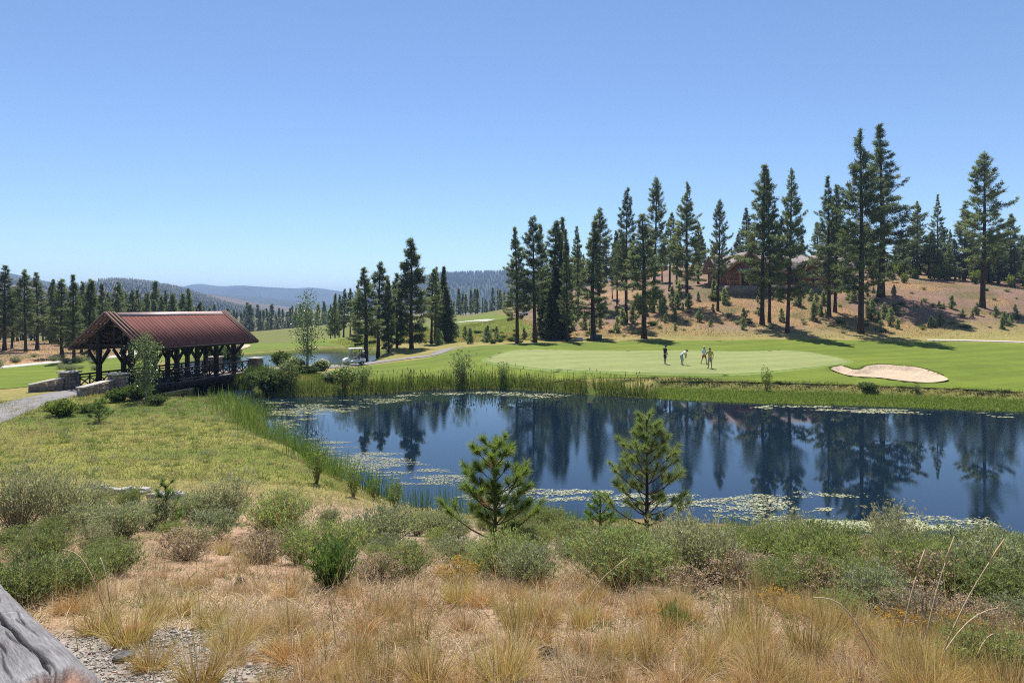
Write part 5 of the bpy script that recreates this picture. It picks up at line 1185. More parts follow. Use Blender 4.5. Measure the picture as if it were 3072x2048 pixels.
# marshy shelf and the ragged lip of the far bank
p = scatter(42000, MARSH, r5); n = len(p); c = mix3((.125, .20, .018), (.20, .26, .04), r5.random(n)); c = mix3(c, (.33, .30, .10), (r5.random(n) < .12) * 1.0)
carpet("marsh_grass", "bright wet grass on the shelf along the far shore", p[:, 0], p[:, 1], r5.uniform(.12, .32, n), r5.uniform(.03, .05, n), c * (1 + r5.uniform(-.25, .25, (n, 1))), .3, 1, .4)
lp = openc([G(*q) for q in [(980, 1150), (1200, 1153), (1500, 1152), (1800, 1150), (1985, 1153), (2200, 1159), (2500, 1166), (2800, 1177), (3072, 1188), (3400, 1203)]], 12)
t = r5.uniform(0, len(lp) - 1.01, 17000); i_ = t.astype(int); p = lp[i_] + (lp[i_ + 1] - lp[i_]) * (t - i_)[:, None] + r5.normal(size=(17000, 2)) * np.array([.1, .38]); n = len(p); n1 = fbm(p[:, 0], p[:, 1], 1.5, 51)
c = mix3((.19, .19, .05), (.38, .31, .14), r5.random(n)); c = mix3(c, (.055, .07, .025), sstep(.45, .6, n1) * .9)
carpet("bank_grass", "ragged rough grass along the lip of the far bank", p[:, 0], p[:, 1], r5.uniform(.12, .42, n) * (.6 + .8 * n1), r5.uniform(.03, .05, n), c, .7, 1, .6)
bl = np.vstack([BUNKER, BUNKER[:1]]); t = r5.uniform(0, len(bl) * .52, 3200); i_ = t.astype(int); p = bl[i_] + (bl[i_ + 1] - bl[i_]) * (t - i_)[:, None]; p = p + norm(p - BUNKER.mean(0)) * r5.uniform(-.02, .22, (len(p), 1)); n = len(p)
c = mix3((.11, .15, .012), (.17, .20, .025), r5.random(n)); carpet("bunker_fringe", "fringe of longer grass round the sand bunker", p[:, 0], p[:, 1], r5.uniform(.06, .17, n), r5.uniform(.03, .05, n), c, .3, 1, .4, None, .04)
# dry grass on the hillside and under the left forest
p = scatter(52000, [(2, 108), (60, 101), (110, 98), (110, 140), (75, 145), (40, 145), (8, 140)]); n = len(p); n1 = fbm(p[:, 0], p[:, 1], 9, 1); n2 = fbm(p[:, 0], p[:, 1], 2.5, 61)
k_ = (r5.random(n) < sstep(.42, .62, n1) + .18); p, n1, n2 = p[k_], n1[k_], n2[k_]; n = len(p)
c = mix3((.47, .30, .15), (.55, .39, .21), r5.random(n)); c = mix3(c, (.24, .24, .08), sstep(.52, .7, n2)); 
carpet("hillside_grass", "dry orange grass on the slope below the house", p[:, 0], p[:, 1], r5.uniform(.2, .55, n), r5.uniform(.06, .11, n), c * (1 + r5.uniform(-.25, .25, (n, 1))), .4, 1, .5)
p = scatter(26000, [(-16, 112), (6, 104), (8, 128), (0, 148), (-26, 148), (-30, 112), (-22, 100)]); n = len(p); c = mix3((.33, .30, .085), (.22, .25, .06), sstep(.4, .65, fbm(p[:, 0], p[:, 1], 4, 71)))
carpet("hillside_grass", "olive rough grass on the rise in the middle", p[:, 0], p[:, 1], r5.uniform(.2, .6, n), r5.uniform(.07, .12, n), c * (1 + r5.uniform(-.3, .3, (n, 1))), .4, 1, .5)
p = scatter(16000, [(-95, 64), (-56, 66), (-54, 80), (-55, 96), (-64, 124), (-95, 140)]); n = len(p); c = mix3((.46, .29, .15), (.25, .22, .10), sstep(.45, .65, fbm(p[:, 0], p[:, 1], 6, 81)))
carpet("forest_grass", "dry grass under the forest at left", p[:, 0], p[:, 1], r5.uniform(.15, .5, n), r5.uniform(.05, .10, n), c * (1 + r5.uniform(-.3, .3, (n, 1))), .4, 1, .5)

# ---------------------------------------------------------------- reeds
def reeds(label, P, h0, h1, w, c, base=(.33, .27, .12), tilt=.10, heads=.0, drp=.12):
    n = len(P); Z_ = np.maximum(h(P[:, 0], P[:, 1]), -.25)
    D = np.stack([r5.normal(size=n) * tilt, r5.normal(size=n) * tilt, np.ones(n)], 1); L = r5.uniform(h0, h1, n) * (.45 + 1.1 * fbm(P[:, 0], P[:, 1], 1.3, 17)) * (.7 + .6 * fbm(P[:, 0], P[:, 1], 4.5, 19))
    V, F = blades(np.column_stack([P, Z_ - .05]), D, L, w * r5.uniform(.7, 1.3, n), drp * r5.uniform(0, 1.6, n), 3, r5, .15)
    C = jitcol(c, n, 8, r5, .28).reshape(n, 8, 3); C[:, :2] = C[:, :2] * .25 + np.array(base) * .75; S_ = Soup(); S_.add(V, F, C.reshape(-1, 3))
    if heads:
        k_ = r5.random(n) < heads; B = np.column_stack([P, Z_])[k_] + norm(D[k_]) * (L[k_] * .93)[:, None]; m_ = k_.sum()
        for sd in ((1., 0, 0), (0, 1., 0)):
            V, F = blades(B, np.tile([0, 0, 1.], (m_, 1)), .2, .05, 0, 2, r5, .9, np.tile(sd, (m_, 1))); S_.add(V, F, jitcol((.09, .05, .025), m_, 6, r5, .3))
    tag(ob("reed_bed", S_.mesh("reed_bed", M["grass"])), label, None, None, "stuff")
def shore_pts(pxy, n, jx, jy):
    q = openc([Wz(*a) for a in pxy], 14); t = r5.uniform(0, len(q) - 1.01, n); i_ = t.astype(int)
    p = q[i_] + (q[i_ + 1] - q[i_]) * (t - i_)[:, None] + np.stack([r5.normal(size=n) * jx, r5.normal(size=n) * jy], 1)
    return p[fbm(p[:, 0], p[:, 1], 1.6, 91) > .36]
reeds("cattail reeds lining the far shore left of the green", shore_pts([(1140, 1178), (1306, 1164), (1541, 1164)], 2600, .3, .55), .6, 1.3, .042, (.15, .21, .045), heads=.07)
reeds("cattail reeds lining the far shore in front of the green", shore_pts([(1541, 1164), (1763, 1180), (1975, 1192)], 1900, .3, .5), .5, 1.15, .042, (.155, .205, .045), heads=.05)
reeds("low sedge along the far shore at left", shore_pts([(780, 1180), (930, 1184), (1140, 1178)], 2300, .3, .8), .5, 1.1, .04, (.14, .185, .05))
P = scatter(4600, [Wz(*q) for q in [(630, 1192), (730, 1186), (815, 1215), (850, 1290), (870, 1352), (820, 1375), (735, 1350), (655, 1290), (625, 1235)]]); P = P[r5.random(len(P)) < sstep(.32, .62, fbm(P[:, 0], P[:, 1], 1.3, 23))]; P = P + r5.normal(size=P.shape) * .45; reeds("dense bright reeds on the near left shore", P, .55, 1.2, .034, (.185, .255, .05), (.27, .27, .09), .22, 0, .35)
P = scatter(1300, [Wz(*q) for q in [(835, 1350), (905, 1352), (1010, 1405), (1075, 1445), (1040, 1475), (950, 1455), (850, 1415)]]); P = P[fbm(P[:, 0], P[:, 1], .9, 29) > .46]; P = P + r5.normal(size=P.shape) * .35; reeds("reeds at the bend of the near left shore", P, .6, 1.35, .028, (.15, .22, .045), (.24, .24, .08), .12)
P = scatter(420, [Wz(*q) for q in [(1060, 1450), (1110, 1470), (1230, 1512), (1420, 1535), (1400, 1550), (1220, 1530), (1090, 1485)]]); reeds("sparse dark cattails in the shallows left of the small pine", P, .7, 1.5, .022, (.075, .15, .045), (.15, .18, .06), .10)
P = shore_pts([(1437, 1546), (1698, 1560), (1959, 1562), (2351, 1588), (2743, 1622), (3072, 1660), (3300, 1690)], 3400, .25, .35); reeds("low green sedge along the near waterline", P, .25, .75, .018, (.11, .18, .04), (.16, .18, .06), .2)
P = scatter(1500, [bp(11.2, 2.4), bp(13.5, 2.6), bp(13.2, 5.5), bp(10.5, 6), bp(8.6, 4)]); reeds("reeds by the stream under the bridge's right end", P, .6, 1.4, .045, (.12, .18, .04))
P = scatter(900, [bp(1.6, 2.6), bp(4.0, 3.0), bp(3.6, 5.4), bp(1.0, 5.0)]); reeds("weeds on the stream bank by the near bridge wall", P, .3, .8, .04, (.17, .20, .06))

# ---------------------------------------------------------------- floating algae
def algae(label, poly, n, s0, s1, thr, c, seed, cs=2.2):
    r = np.random.default_rng(seed); p = scatter(n, [Wz(*q) for q in poly], r, lambda x, y: sdf(POND, x, y) < -.12)
    f_ = fbm(p[:, 0] * .3, p[:, 1], cs, seed, 4) * .5 + fbm(p[:, 0] * .35, p[:, 1], .55, seed + 3, 3) * .5; edge = sdf([Wz(*q) for q in poly], p[:, 0], p[:, 1]); p = p[r.random(n) < sstep(thr, thr + .10, f_ + np.clip(edge / 3.0 + .25, -.02, .3) * -.5)]; n = len(p); k = 7; sz = r.uniform(s0, s1, n) * (r.random(n) ** 1.5 + .3) * .54
    ang = np.arange(k)[None] * 2 * math.pi / k + r.uniform(0, .6, (n, k)); rad = sz[:, None] * r.uniform(.45, 1.15, (n, k))
    V = np.stack([p[:, :1] + np.cos(ang) * rad * 1.5, p[:, 1:] + np.sin(ang) * rad, np.broadcast_to(.006 + .016 * r.random((n, 1)), (n, k))], -1).reshape(-1, 3)
    ob_ = ob("pond_algae", mesh("pond_algae", V, np.arange(n * k).reshape(n, k), M["algae"], False, jitcol(c, n, k, r, .22, (.30, .30, .14), .18)))
    tag(ob_, label, None, None, "stuff")
M["algae"] = leaf("floating algae", None, .15, 0, .6, (1, 1, .8), .4)
algae("pale algae mats floating along the near right shore", [(1560, 1480), (2000, 1470), (2500, 1470), (2700, 1490), (3000, 1530), (3080, 1600), (3000, 1645), (2700, 1610), (2350, 1578), (1950, 1556), (1560, 1552)], 22000, .03, .085, .50, (.43, .44, .245), 601)
algae("thick algae mat off the near right shore", [(2150, 1530), (2450, 1510), (2750, 1540), (2850, 1590), (2700, 1608), (2350, 1576), (2150, 1564)], 12000, .03, .09, .45, (.45, .46, .25), 602)
algae("thin algae film over the left water", [(850, 1320), (1000, 1310), (1300, 1380), (1500, 1450), (1560, 1530), (1400, 1530), (1150, 1455), (950, 1390), (830, 1345)], 26000, .025, .07, .49, (.33, .33, .18), 603)
algae("algae among the boughs of the small pine", [(1440, 1440), (1840, 1470), (1840, 1552), (1440, 1540)], 8000, .03, .08, .48, (.46, .46, .27), 606)
algae("algae patches near the far left shore", [(760, 1195), (1150, 1188), (1250, 1200), (1000, 1250), (870, 1290), (815, 1300), (800, 1240)], 9000, .06, .15, .49, (.27, .29, .12), 604)
algae("algae rim along the far right shore", [(2250, 1212), (2550, 1219), (2873, 1231), (3072, 1238), (3072, 1256), (2700, 1246), (2250, 1226)], 3500, .07, .18, .50, (.50, .50, .28), 605)
algae("algae rim along the far left reeds", [(1150, 1184), (1306, 1170), (1541, 1170), (1750, 1186), (1700, 1200), (1400, 1184), (1200, 1196)], 2500, .07, .18, .52, (.50, .50, .28), 607)

# ---------------------------------------------------------------- young pines in front
def sapling(hgt, rad, seed, nwh, c=(.085, .145, .03), dead=0.0, needle=.13, density=1.0, trunk_r=.03, top_tuft=True):
    r = np.random.default_rng(seed); tr = MB(); fo = Soup()
    tr.tube([(0, 0, -.1), (.01, .005, hgt * .4), (0, 0, hgt * .97)], [trunk_r * 1.2, trunk_r * .75, trunk_r * .25], 8)
    sh = []
    for k in range(nwh):
        t = .10 + .84 * k / (nwh - 1); z = hgt * t; n = r.integers(4, 7) if t < .85 else 3
        for j in range(n):
            az = 2 * math.pi * (j + r.uniform(-.25, .25)) / n + k * .9; L = rad * (1.05 - t) ** .75 * r.uniform(.5, 1.25) + .06
            o = np.array([math.cos(az), math.sin(az), 0]); e0 = .15 + .5 * t
            pts = [np.array([0, 0, z]) + o * L * q + np.array([0, 0, 1]) * L * (e0 * q + .45 * q * q) for q in np.linspace(0, 1, 6)]
            tr.tube(pts, np.linspace(trunk_r * .38 * (1.2 - t) + .003, .004, 6), 5, False); pts = np.array(pts)
            sh.append((pts[3], pts[5], False)); inner = r.random() < dead * 2.5 * (1 - t)
            if inner: sh.append((pts[1], pts[3], True))
            if L > .25:
                for sgn in (-1, 1):
                    q0 = pts[3]; sd = np.cross(o, (0, 0, 1)) * sgn; e_ = q0 + (sd * .75 + o * .6) * L * .33 + np.array([0, 0, L * .28]); tr.tube([q0, e_], [.006, .003], 4, False); sh.append((q0 * .5 + e_ * .5, e_, False))
    sh.append((np.array([0, 0, hgt * .84]), np.array([0, 0, hgt]), False)); sh.append((np.array([0, 0, hgt * .6]), np.array([0, 0, hgt * .84]), False))
    for a, b_, dd in sh:
        L = np.linalg.norm(b_ - a) + .05; n = int((90 + 260 * L) * density * (.35 if dd else 1)); t = r.random(n) ** .7; d = norm(b_ - a)
        P = a + (b_ - a) * t[:, None]; D = norm(d * r.uniform(.35, 1.1, n)[:, None] + norm(r.normal(size=(n, 3))) * .75)
        V, F = blades(P, D, needle * r.uniform(.7, 1.1, n) * (.75 + .25 * t), .0068, .05, 1, r)
        cc = jitcol(c if not dd else (.42, .19, .07), n, 1, r, .25); cc = mix3(cc, (.36, .17, .06), (t < .15) * (r.random(n) < dead) * 1.0); fo.add(V, F, np.repeat(cc, 3, 0))
    return tr.mesh("trunk", M["bark"], True), fo.mesh("needles", M["needles"])
def young(px, py, toppx, label, seed, radf, nwh, grp="young pines in the foreground", **k):
    x, y = G(px, py); hg = (py - toppx) * y / FPX; t, f = sapling(hg, hg * radf, seed, nwh, **k)
    e = empty("young_pine", (x, y, hs(x, y))); ob("trunk", t, e); ob("needles", f, e); return tag(e, label, "tree", grp)
young(1484, 1650, 1338, "small open pine with some orange needles, left of the two by the water", 701, .44, 7, c=(.155, .21, .055), dead=.12, needle=.16, density=1.6)
young(1940, 1612, 1252, "taller dense small pine, right of the two by the water", 702, .36, 11, c=(.15, .195, .085), needle=.17, density=1.5, trunk_r=.045)
young(497, 1585, 1455, "tiny pine with a single green tuft in the left sagebrush", 703, .30, 4, needle=.13, density=.8, trunk_r=.02)
young(1800, 1600, 1490, "little pine half hidden left of the taller small pine", 704, .4, 5, needle=.12, density=.8)
SH["mug0"] = shrub(475, .8, .6, 110, 40, .03, .09, (.15, .20, .05), (.24, .28, .07), (.12, .09, .06), .25, 1.0, None, .1); KN["mug"] = "low_bush"
g = "low bushes on the meadow by the path"
shp("mug0", 190, 1248, 90, "yellow-green low bush by the path before the bridge", g, .8); shp("bush0", 262, 1236, 70, "dark low bush right of the yellow-green one by the path", g, .55); shp("mug0", 160, 1232, 60, "small pale bush nearest the path", g, .7)
x, y = G(297, 1268); hg = 62 * y / FPX; t, f = sapling(hg, hg * .6, 713, 5, (.10, .15, .05), needle=.2, density=1.1); e = empty("young_pine", (x, y, hs(x, y))); ob("trunk", t, e); ob("needles", f, e); tag(e, "single stubby young pine on the meadow below the near bridge wall", "tree")

# ---------------------------------------------------------------- aspens and willows by the bridge
def aspen(px, py, top, wpx, n, seed, ls, label, bare_top=.2):
    x, y = G(px, py); hg = (py - top) * y / FPX; R = wpx * y / FPX / 2; r = np.random.default_rng(seed); tr = MB(); fo = Soup()
    tr.tube([(0, 0, -.1), (.03, 0, hg * .35), (-.02, .02, hg * .7), (0, 0, hg)], [.018 * hg, .013 * hg, .007 * hg, .004], 8); LP = []; 
    for k in range(46):
        t = .16 + .8 * k / 45; az = k * 2.4 + r.uniform(-.4, .4); L = R * math.sin(math.pi * min(1, .18 + (1 - t) * .9)) ** .7 * r.uniform(.6, 1.1) * (1 if t < .75 else .55); o = np.array([math.cos(az), math.sin(az), 0]); a = np.array([0, 0, hg * t])
        b_ = a + o * L + np.array([0, 0, L * .75]); mid = a * .5 + b_ * .5 + np.array([0, 0, -.08 * L]); tr.tube([a, mid, b_], [.003 * hg * (1.1 - t) + .004, .005, .003], 4, False)
        m_ = int(n / 46 * (1 if t < 1 - bare_top else .35)); q = r.random(m_) ** .6; LP.append(a * (1 - q)[:, None] + b_ * q[:, None] + r.normal(size=(m_, 3)) * .16 * R)
    P = np.concatenate(LP); m_ = len(P); D = norm(r.normal(size=(m_, 3)) + np.array([0, 0, -.3])); s = norm(np.cross(D, r.normal(size=(m_, 3)))); l = ls * r.uniform(.7, 1.25, m_)[:, None]
    V = np.stack([P, P + D * l * .5 + s * l * .45, P + D * l, P + D * l * .5 - s * l * .45], 1).reshape(-1, 3)
    fo.add(V, np.arange(m_ * 4).reshape(-1, 4), jitcol((.105, .145, .055), m_, 4, r, .35, (.22, .26, .14), .14))
    e = empty("aspen_tree", (x, y, hs(x, y))); ob("trunk", tr.mesh("trunk", M["bark_pale"], True), e); ob("crown", fo.mesh("crown", M["aspen"]), e); return tag(e, label, "tree")
aspen(437, 1205, 1003, 100, 3600, 801, .095, "slim young aspen in front of the bridge's near posts")
aspen(922, 1112, 885, 112, 3000, 802, .15, "airy young aspen beside the small pond", .3)
g = "bushes on the bank right of the bridge"
for px, py, w, hf, k, lab in [(815, 1182, 120, .95, "bush1", "large dark willow bush at the bridge's right foot"), (870, 1172, 100, .9, "willow1", "pale green bush right of the large willow bush"), (843, 1098, 62, 1.1, "bush0", "round dark bush behind the bank, left of the airy aspen"), (768, 1150, 50, 1.0, "bush1", "bush hugging the right stone pillar"), (925, 1120, 60, .6, "bush1", "low bush at the foot of the airy aspen"),
                           (690, 1092, 70, 1.3, "bush1", "bush behind the bridge's right railing"), (650, 1090, 60, 1.4, "bush0", "dark bush behind the far right pillar"), (410, 1200, 90, .9, "bush1", "bush at the foot of the slim aspen"), (355, 1205, 80, .8, "bush0", "low bush under the near stone pillar"), (470, 1215, 60, .8, "bush1", "weedy bush on the stream bank under the bridge")]:
    shp(k, px, py, w, lab, g, hf)
g = "pale willows along the far shore"
for px, py, w, hf, k, lab in [(1385, 1160, 85, 1.1, "willow1", "silvery willow among the cattails left of the green"), (1510, 1160, 50, 1.2, "willow1", "small pale willow right of the silvery one"), (2300, 1172, 42, 1.1, "willow0", "thin wispy shrub on the far shore below the green"), (2605, 1178, 60, .6, "bush1", "round grey-green bush on the far shore below the bunker"), (2750, 1186, 30, .7, "willow1", "tiny shrub on the far shore right of the round bush"), (1090, 1160, 70, .8, "willow1", "weedy willow at the left end of the cattails"),
                           (1035, 1170, 80, .7, "willow0", "low willow on the far left shore")]:
    shp(k, px, py, w, lab, g, hf)
g = "yellow-green willow sprouts on the near shore"
for px, py, w, lab in [(1185, 1530, 75, "tallest willow sprout at the water's edge left of the small pine"), (1120, 1500, 60, "second willow sprout at the water's edge"), (1060, 1490, 75, "low yellowish willow sprout at the bend of the shore"), (950, 1450, 80, "leafy willow sprout among the reeds")]:
    shp("willow0", px, py, w, lab, g, 1.0)
# white flowering shrubs
def daisies(px, py, w, label):
    x, y = G(px, py); e = put("bush1", x, y, w * y / FPX, label, "white flowering shrubs by the cart path", .9); r = np.random.default_rng(int(px)); n = 90
    az = r.uniform(0, 6.28, n); q = np.sqrt(r.random(n)); zz = np.sqrt(np.clip(1 - (q * .9) ** 2, .05, 1)) * 1.02 + r.uniform(-.05, .12, n)
    P = np.stack([np.cos(az) * q * .75, np.sin(az) * q * .75, zz], 1); m_ = 8; V, F = blades(np.repeat(P, m_, 0), np.stack([np.cos(np.tile(np.arange(m_) * .785, n)), np.sin(np.tile(np.arange(m_) * .785, n)), r.uniform(-.2, .7, n * m_)], 1), .075, .06, 0, 1, r)
    ob("flowers", mesh("flowers", V, F, M["leaves"], False, jitcol((.80, .79, .76), n * m_, 3, r, .1)), e)["kind"] = "stuff"
for px, py, w, lab in [(1035, 1152, 75, "white flowering shrub nearest the water below the cart"), (990, 1150, 60, "white flowering shrub left of the one nearest the water"), (965, 1112, 55, "white flowers right of the airy aspen's foot"), (885, 1112, 65, "white flowers left of the airy aspen's foot"), (860, 1118, 50, "leftmost white flowering shrub by the bridge")]: daisies(px, py, w, lab)
for px, D, lab in [(1562, 97, "white flowers at the foot of the leftmost fairway pine"), (1600, 99, "white flowers at the foot of the second fairway pine"), (1765, 100.5, "white flowers between the two utility boxes")]:
    y = D; py = HOR + (CAMH - hs(XD(px, D), D)) / D * FPX; e = put("bush1", XD(px, D), D, .9, lab, "white flowering shrubs at the back of the fairway", .7)
    r = np.random.default_rng(int(px)); P = np.stack([r.normal(size=40) * .4, r.normal(size=40) * .4, r.uniform(.6, 1.05, 40)], 1); V, F = blades(np.repeat(P, 6, 0), r.normal(size=(240, 3)), .12, .10, 0, 1, r); ob("flowers", mesh("flowers", V, F, M["leaves"], False, jitcol((.8, .79, .76), 240, 3, r, .1)), e)["kind"] = "stuff"

# ---------------------------------------------------------------- undergrowth on the hillside and the rise
rh = np.random.default_rng(900)
def inst_young(px, D, hg, lab, grp):
    x = XD(px, D); k = "young%d" % rh.integers(3); H_, tm, cm = PINES[k]; s = hg / H_; e = empty("pine_sapling", (x, D, hs(x, D)), rh.uniform(0, 6.28), (s * 1.1, s * 1.1, s)); ob("trunk", tm, e); ob("crown", cm, e); tag(e, lab, "tree", grp)
for i in range(88):
    px = rh.uniform(1640, 2700); D = rh.uniform(110, 138)
    if 2165 < px and D > 134: continue
    inst_young(px, D, rh.uniform(1.0, 3.2), "pine sapling on the open slope below the house", "pine saplings on the slope below the house")
for i in range(24): inst_young(rh.uniform(2620, 3090), rh.uniform(106, 122), rh.uniform(.8, 2.6), "pine sapling on the bare hill at right", "pine saplings on the bare hill")
for i in range(16): inst_young(rh.uniform(1290, 1640), rh.uniform(104, 128), rh.uniform(1.0, 2.8), "pine sapling on the rise in the middle", "pine saplings on the rise")
for i in range(85):
    px = rh.uniform(1640, 3090); D = rh.uniform(106, 134)
    if D > 132 and px < 2600: continue
    put(("sage0", "bush1", "sage1", "green1")[i % 4], XD(px, D), D, rh.uniform(.7, 1.9), "low green bush scattered on the hillside", "low bushes on the hillside", rh.uniform(.5, .9))
for i in range(26): put("bush%d" % (i % 2), XD(rh.uniform(1290, 1600), D := rh.uniform(100, 128)), D, rh.uniform(.8, 1.8), "low bush on the grassy rise in the middle", "low bushes on the rise", rh.uniform(.5, .8))
for i in range(24): put("sage%d" % (i % 3), XD(rh.uniform(-40, 330), D := rh.uniform(68, 88)), D, rh.uniform(1.0, 2.0), "grey bush between the left fairway and the forest", "grey bushes along the left forest edge", rh.uniform(.6, .9)) if True else None
SH["light0"] = shrub(470, 1.0, .38, 40, 26, .04, .10, (.15, .19, .05), (.24, .29, .06), (.1, .08, .06), .3, 1.0, None, .15)
for i in range(15): put("light0", XD(px := 2620 + 33 * i + rh.uniform(-22, 22), D := rh.uniform(139, 160)), D, rh.uniform(1.2, 2.4), "bright yellow-green young aspen along the crest at right", "bright young aspens along the crest", rh.uniform(1.0, 1.5)) if True else None
for i, (px, w) in enumerate([(2140, 2.2), (2152, 1.6), (2165, 2.0), (2180, 1.5), (2330, 2.4), (2390, 2.6), (2400, 2.0)]): put("bush%d" % (i % 2), XD(px, 133), 133, w, ORD[i] + " garden bush from the left in front of the house", "garden bushes in front of the house", .7)

# ---------------------------------------------------------------- rocks, log, gravel
rocks = [rockmesh(950 + i, "rock", "rock") for i in range(5)]
rr = np.random.default_rng(66)
for i in range(16):
    px = 250 + i * 19 + rr.uniform(-8, 8); py = 1462 + i * 2.2 + rr.uniform(-10, 10); x, y = G(px, py); s = rr.uniform(.18, .5)
    tag(ob("rock", rocks[i % 5], None, (x, y, hs(x, y) + s * .12), (rr.uniform(-.2, .2), rr.uniform(-.2, .2), rr.uniform(0, 6)), (s, s * .8, s * .55)), "pale rock in the row between sagebrush and meadow at left", "rock", "pale rocks edging the meadow")
for px, py, s, lab in [(2857, 914, 1.3, "flat white boulder on the bare hill"), (372, 1985, .10, "dark flat stone on the gravel by the log"), (720, 1200, 1.1, "flat pale rock on the bank under the bridge's right end"), (760, 1208, .8, "second pale rock on the stream bank right of the bridge")]:
    x, y = G(px, py); tag(ob("rock", rocks[1] if s > .2 else rockmesh(977, "rock", "dark_plastic"), None, (x, y, hs(x, y) + s * .15), (0, .05, .6), (s, s * .7, s * .45)), lab, "rock")
# gravel around the log
n = 15000; p = np.stack([rr.uniform(-3.2, -.6, n), rr.uniform(2.0, 4.2, n)], 1); p = p[np.hypot((p[:, 0] + 1.95) * .85, (p[:, 1] - 2.9) * .8) < .95 + rr.normal(size=n) * .12]; n = len(p); s = rr.uniform(.003, .010, n) * (1 + (rr.random(n) < .06))
base = np.array([(1, 0, 0), (-1, 0, 0), (0, 1, 0), (0, -1, 0), (0, 0, .7), (0, 0, -.7)]); V = base[None] * s[:, None, None] * rr.uniform(.6, 1.3, (n, 6, 1)); a_ = rr.uniform(0, 6.28, n)
V = np.stack([V[..., 0] * np.cos(a_)[:, None] - V[..., 1] * np.sin(a_)[:, None], V[..., 0] * np.sin(a_)[:, None] + V[..., 1] * np.cos(a_)[:, None], V[..., 2]], -1) + np.column_stack([p, h(p[:, 0], p[:, 1]) + s * .3])[:, None]
F8 = np.array([(0, 2, 4), (2, 1, 4), (1, 3, 4), (3, 0, 4), (2, 0, 5), (1, 2, 5), (3, 1, 5), (0, 3, 5)]); F = (np.arange(n)[:, None, None] * 6 + F8[None]).reshape(-1, 3)
M["pebble"] = leaf("pebbles", None, 0, 0, .8); tag(ob("gravel", mesh("gravel", V.reshape(-1, 3), F, M["pebble"], False, np.repeat(mix3((.37, .34, .305), (.42, .29, .21), (rr.random(n) < .15) * 1.0) * rr.uniform(.55, 1.35, (n, 1)), 6, 0))), "grey gravel and chips beside the log", None, None, "stuff")
# the log
m, nt, b = nmat("weathered grey log"); v = coords(nt, "Object", (1, 1, .05)); v2 = coords(nt, "Object")
gr = noise(nt, v, 60, 8, .75, .3); fine = noise(nt, v, 190, 4, .7); big = noise(nt, v2, 3.0, 5)
c = ramp(nt, gr, [(.28, (.10, .098, .10)), (.5, (.20, .196, .20)), (.72, (.30, .295, .30))]); c = mul(nt, c, ramp(nt, fine, [(.35, (.72, .72, .72)), (.65, (1.2, 1.2, 1.2))]))
c = mul(nt, c, ramp(nt, big, [(.35, (.78, .75, .74)), (.65, (1.2, 1.18, 1.16))]))
a = nd(nt, "ShaderNodeAttribute", attribute_name="Col"); c = mul(nt, c, a.outputs["Color"])
nt.links.new(c, b.inputs["Base Color"]); b.inputs["Roughness"].default_value = .9; b.inputs["Specular IOR Level"].default_value = .1; bump(nt, b, math_(nt, 'ADD', gr, fine), .6, .006); M["log"] = m
LA, LB = np.array([-1.33, 1.96, 0]), np.array([-3.62, 4.38, 0])
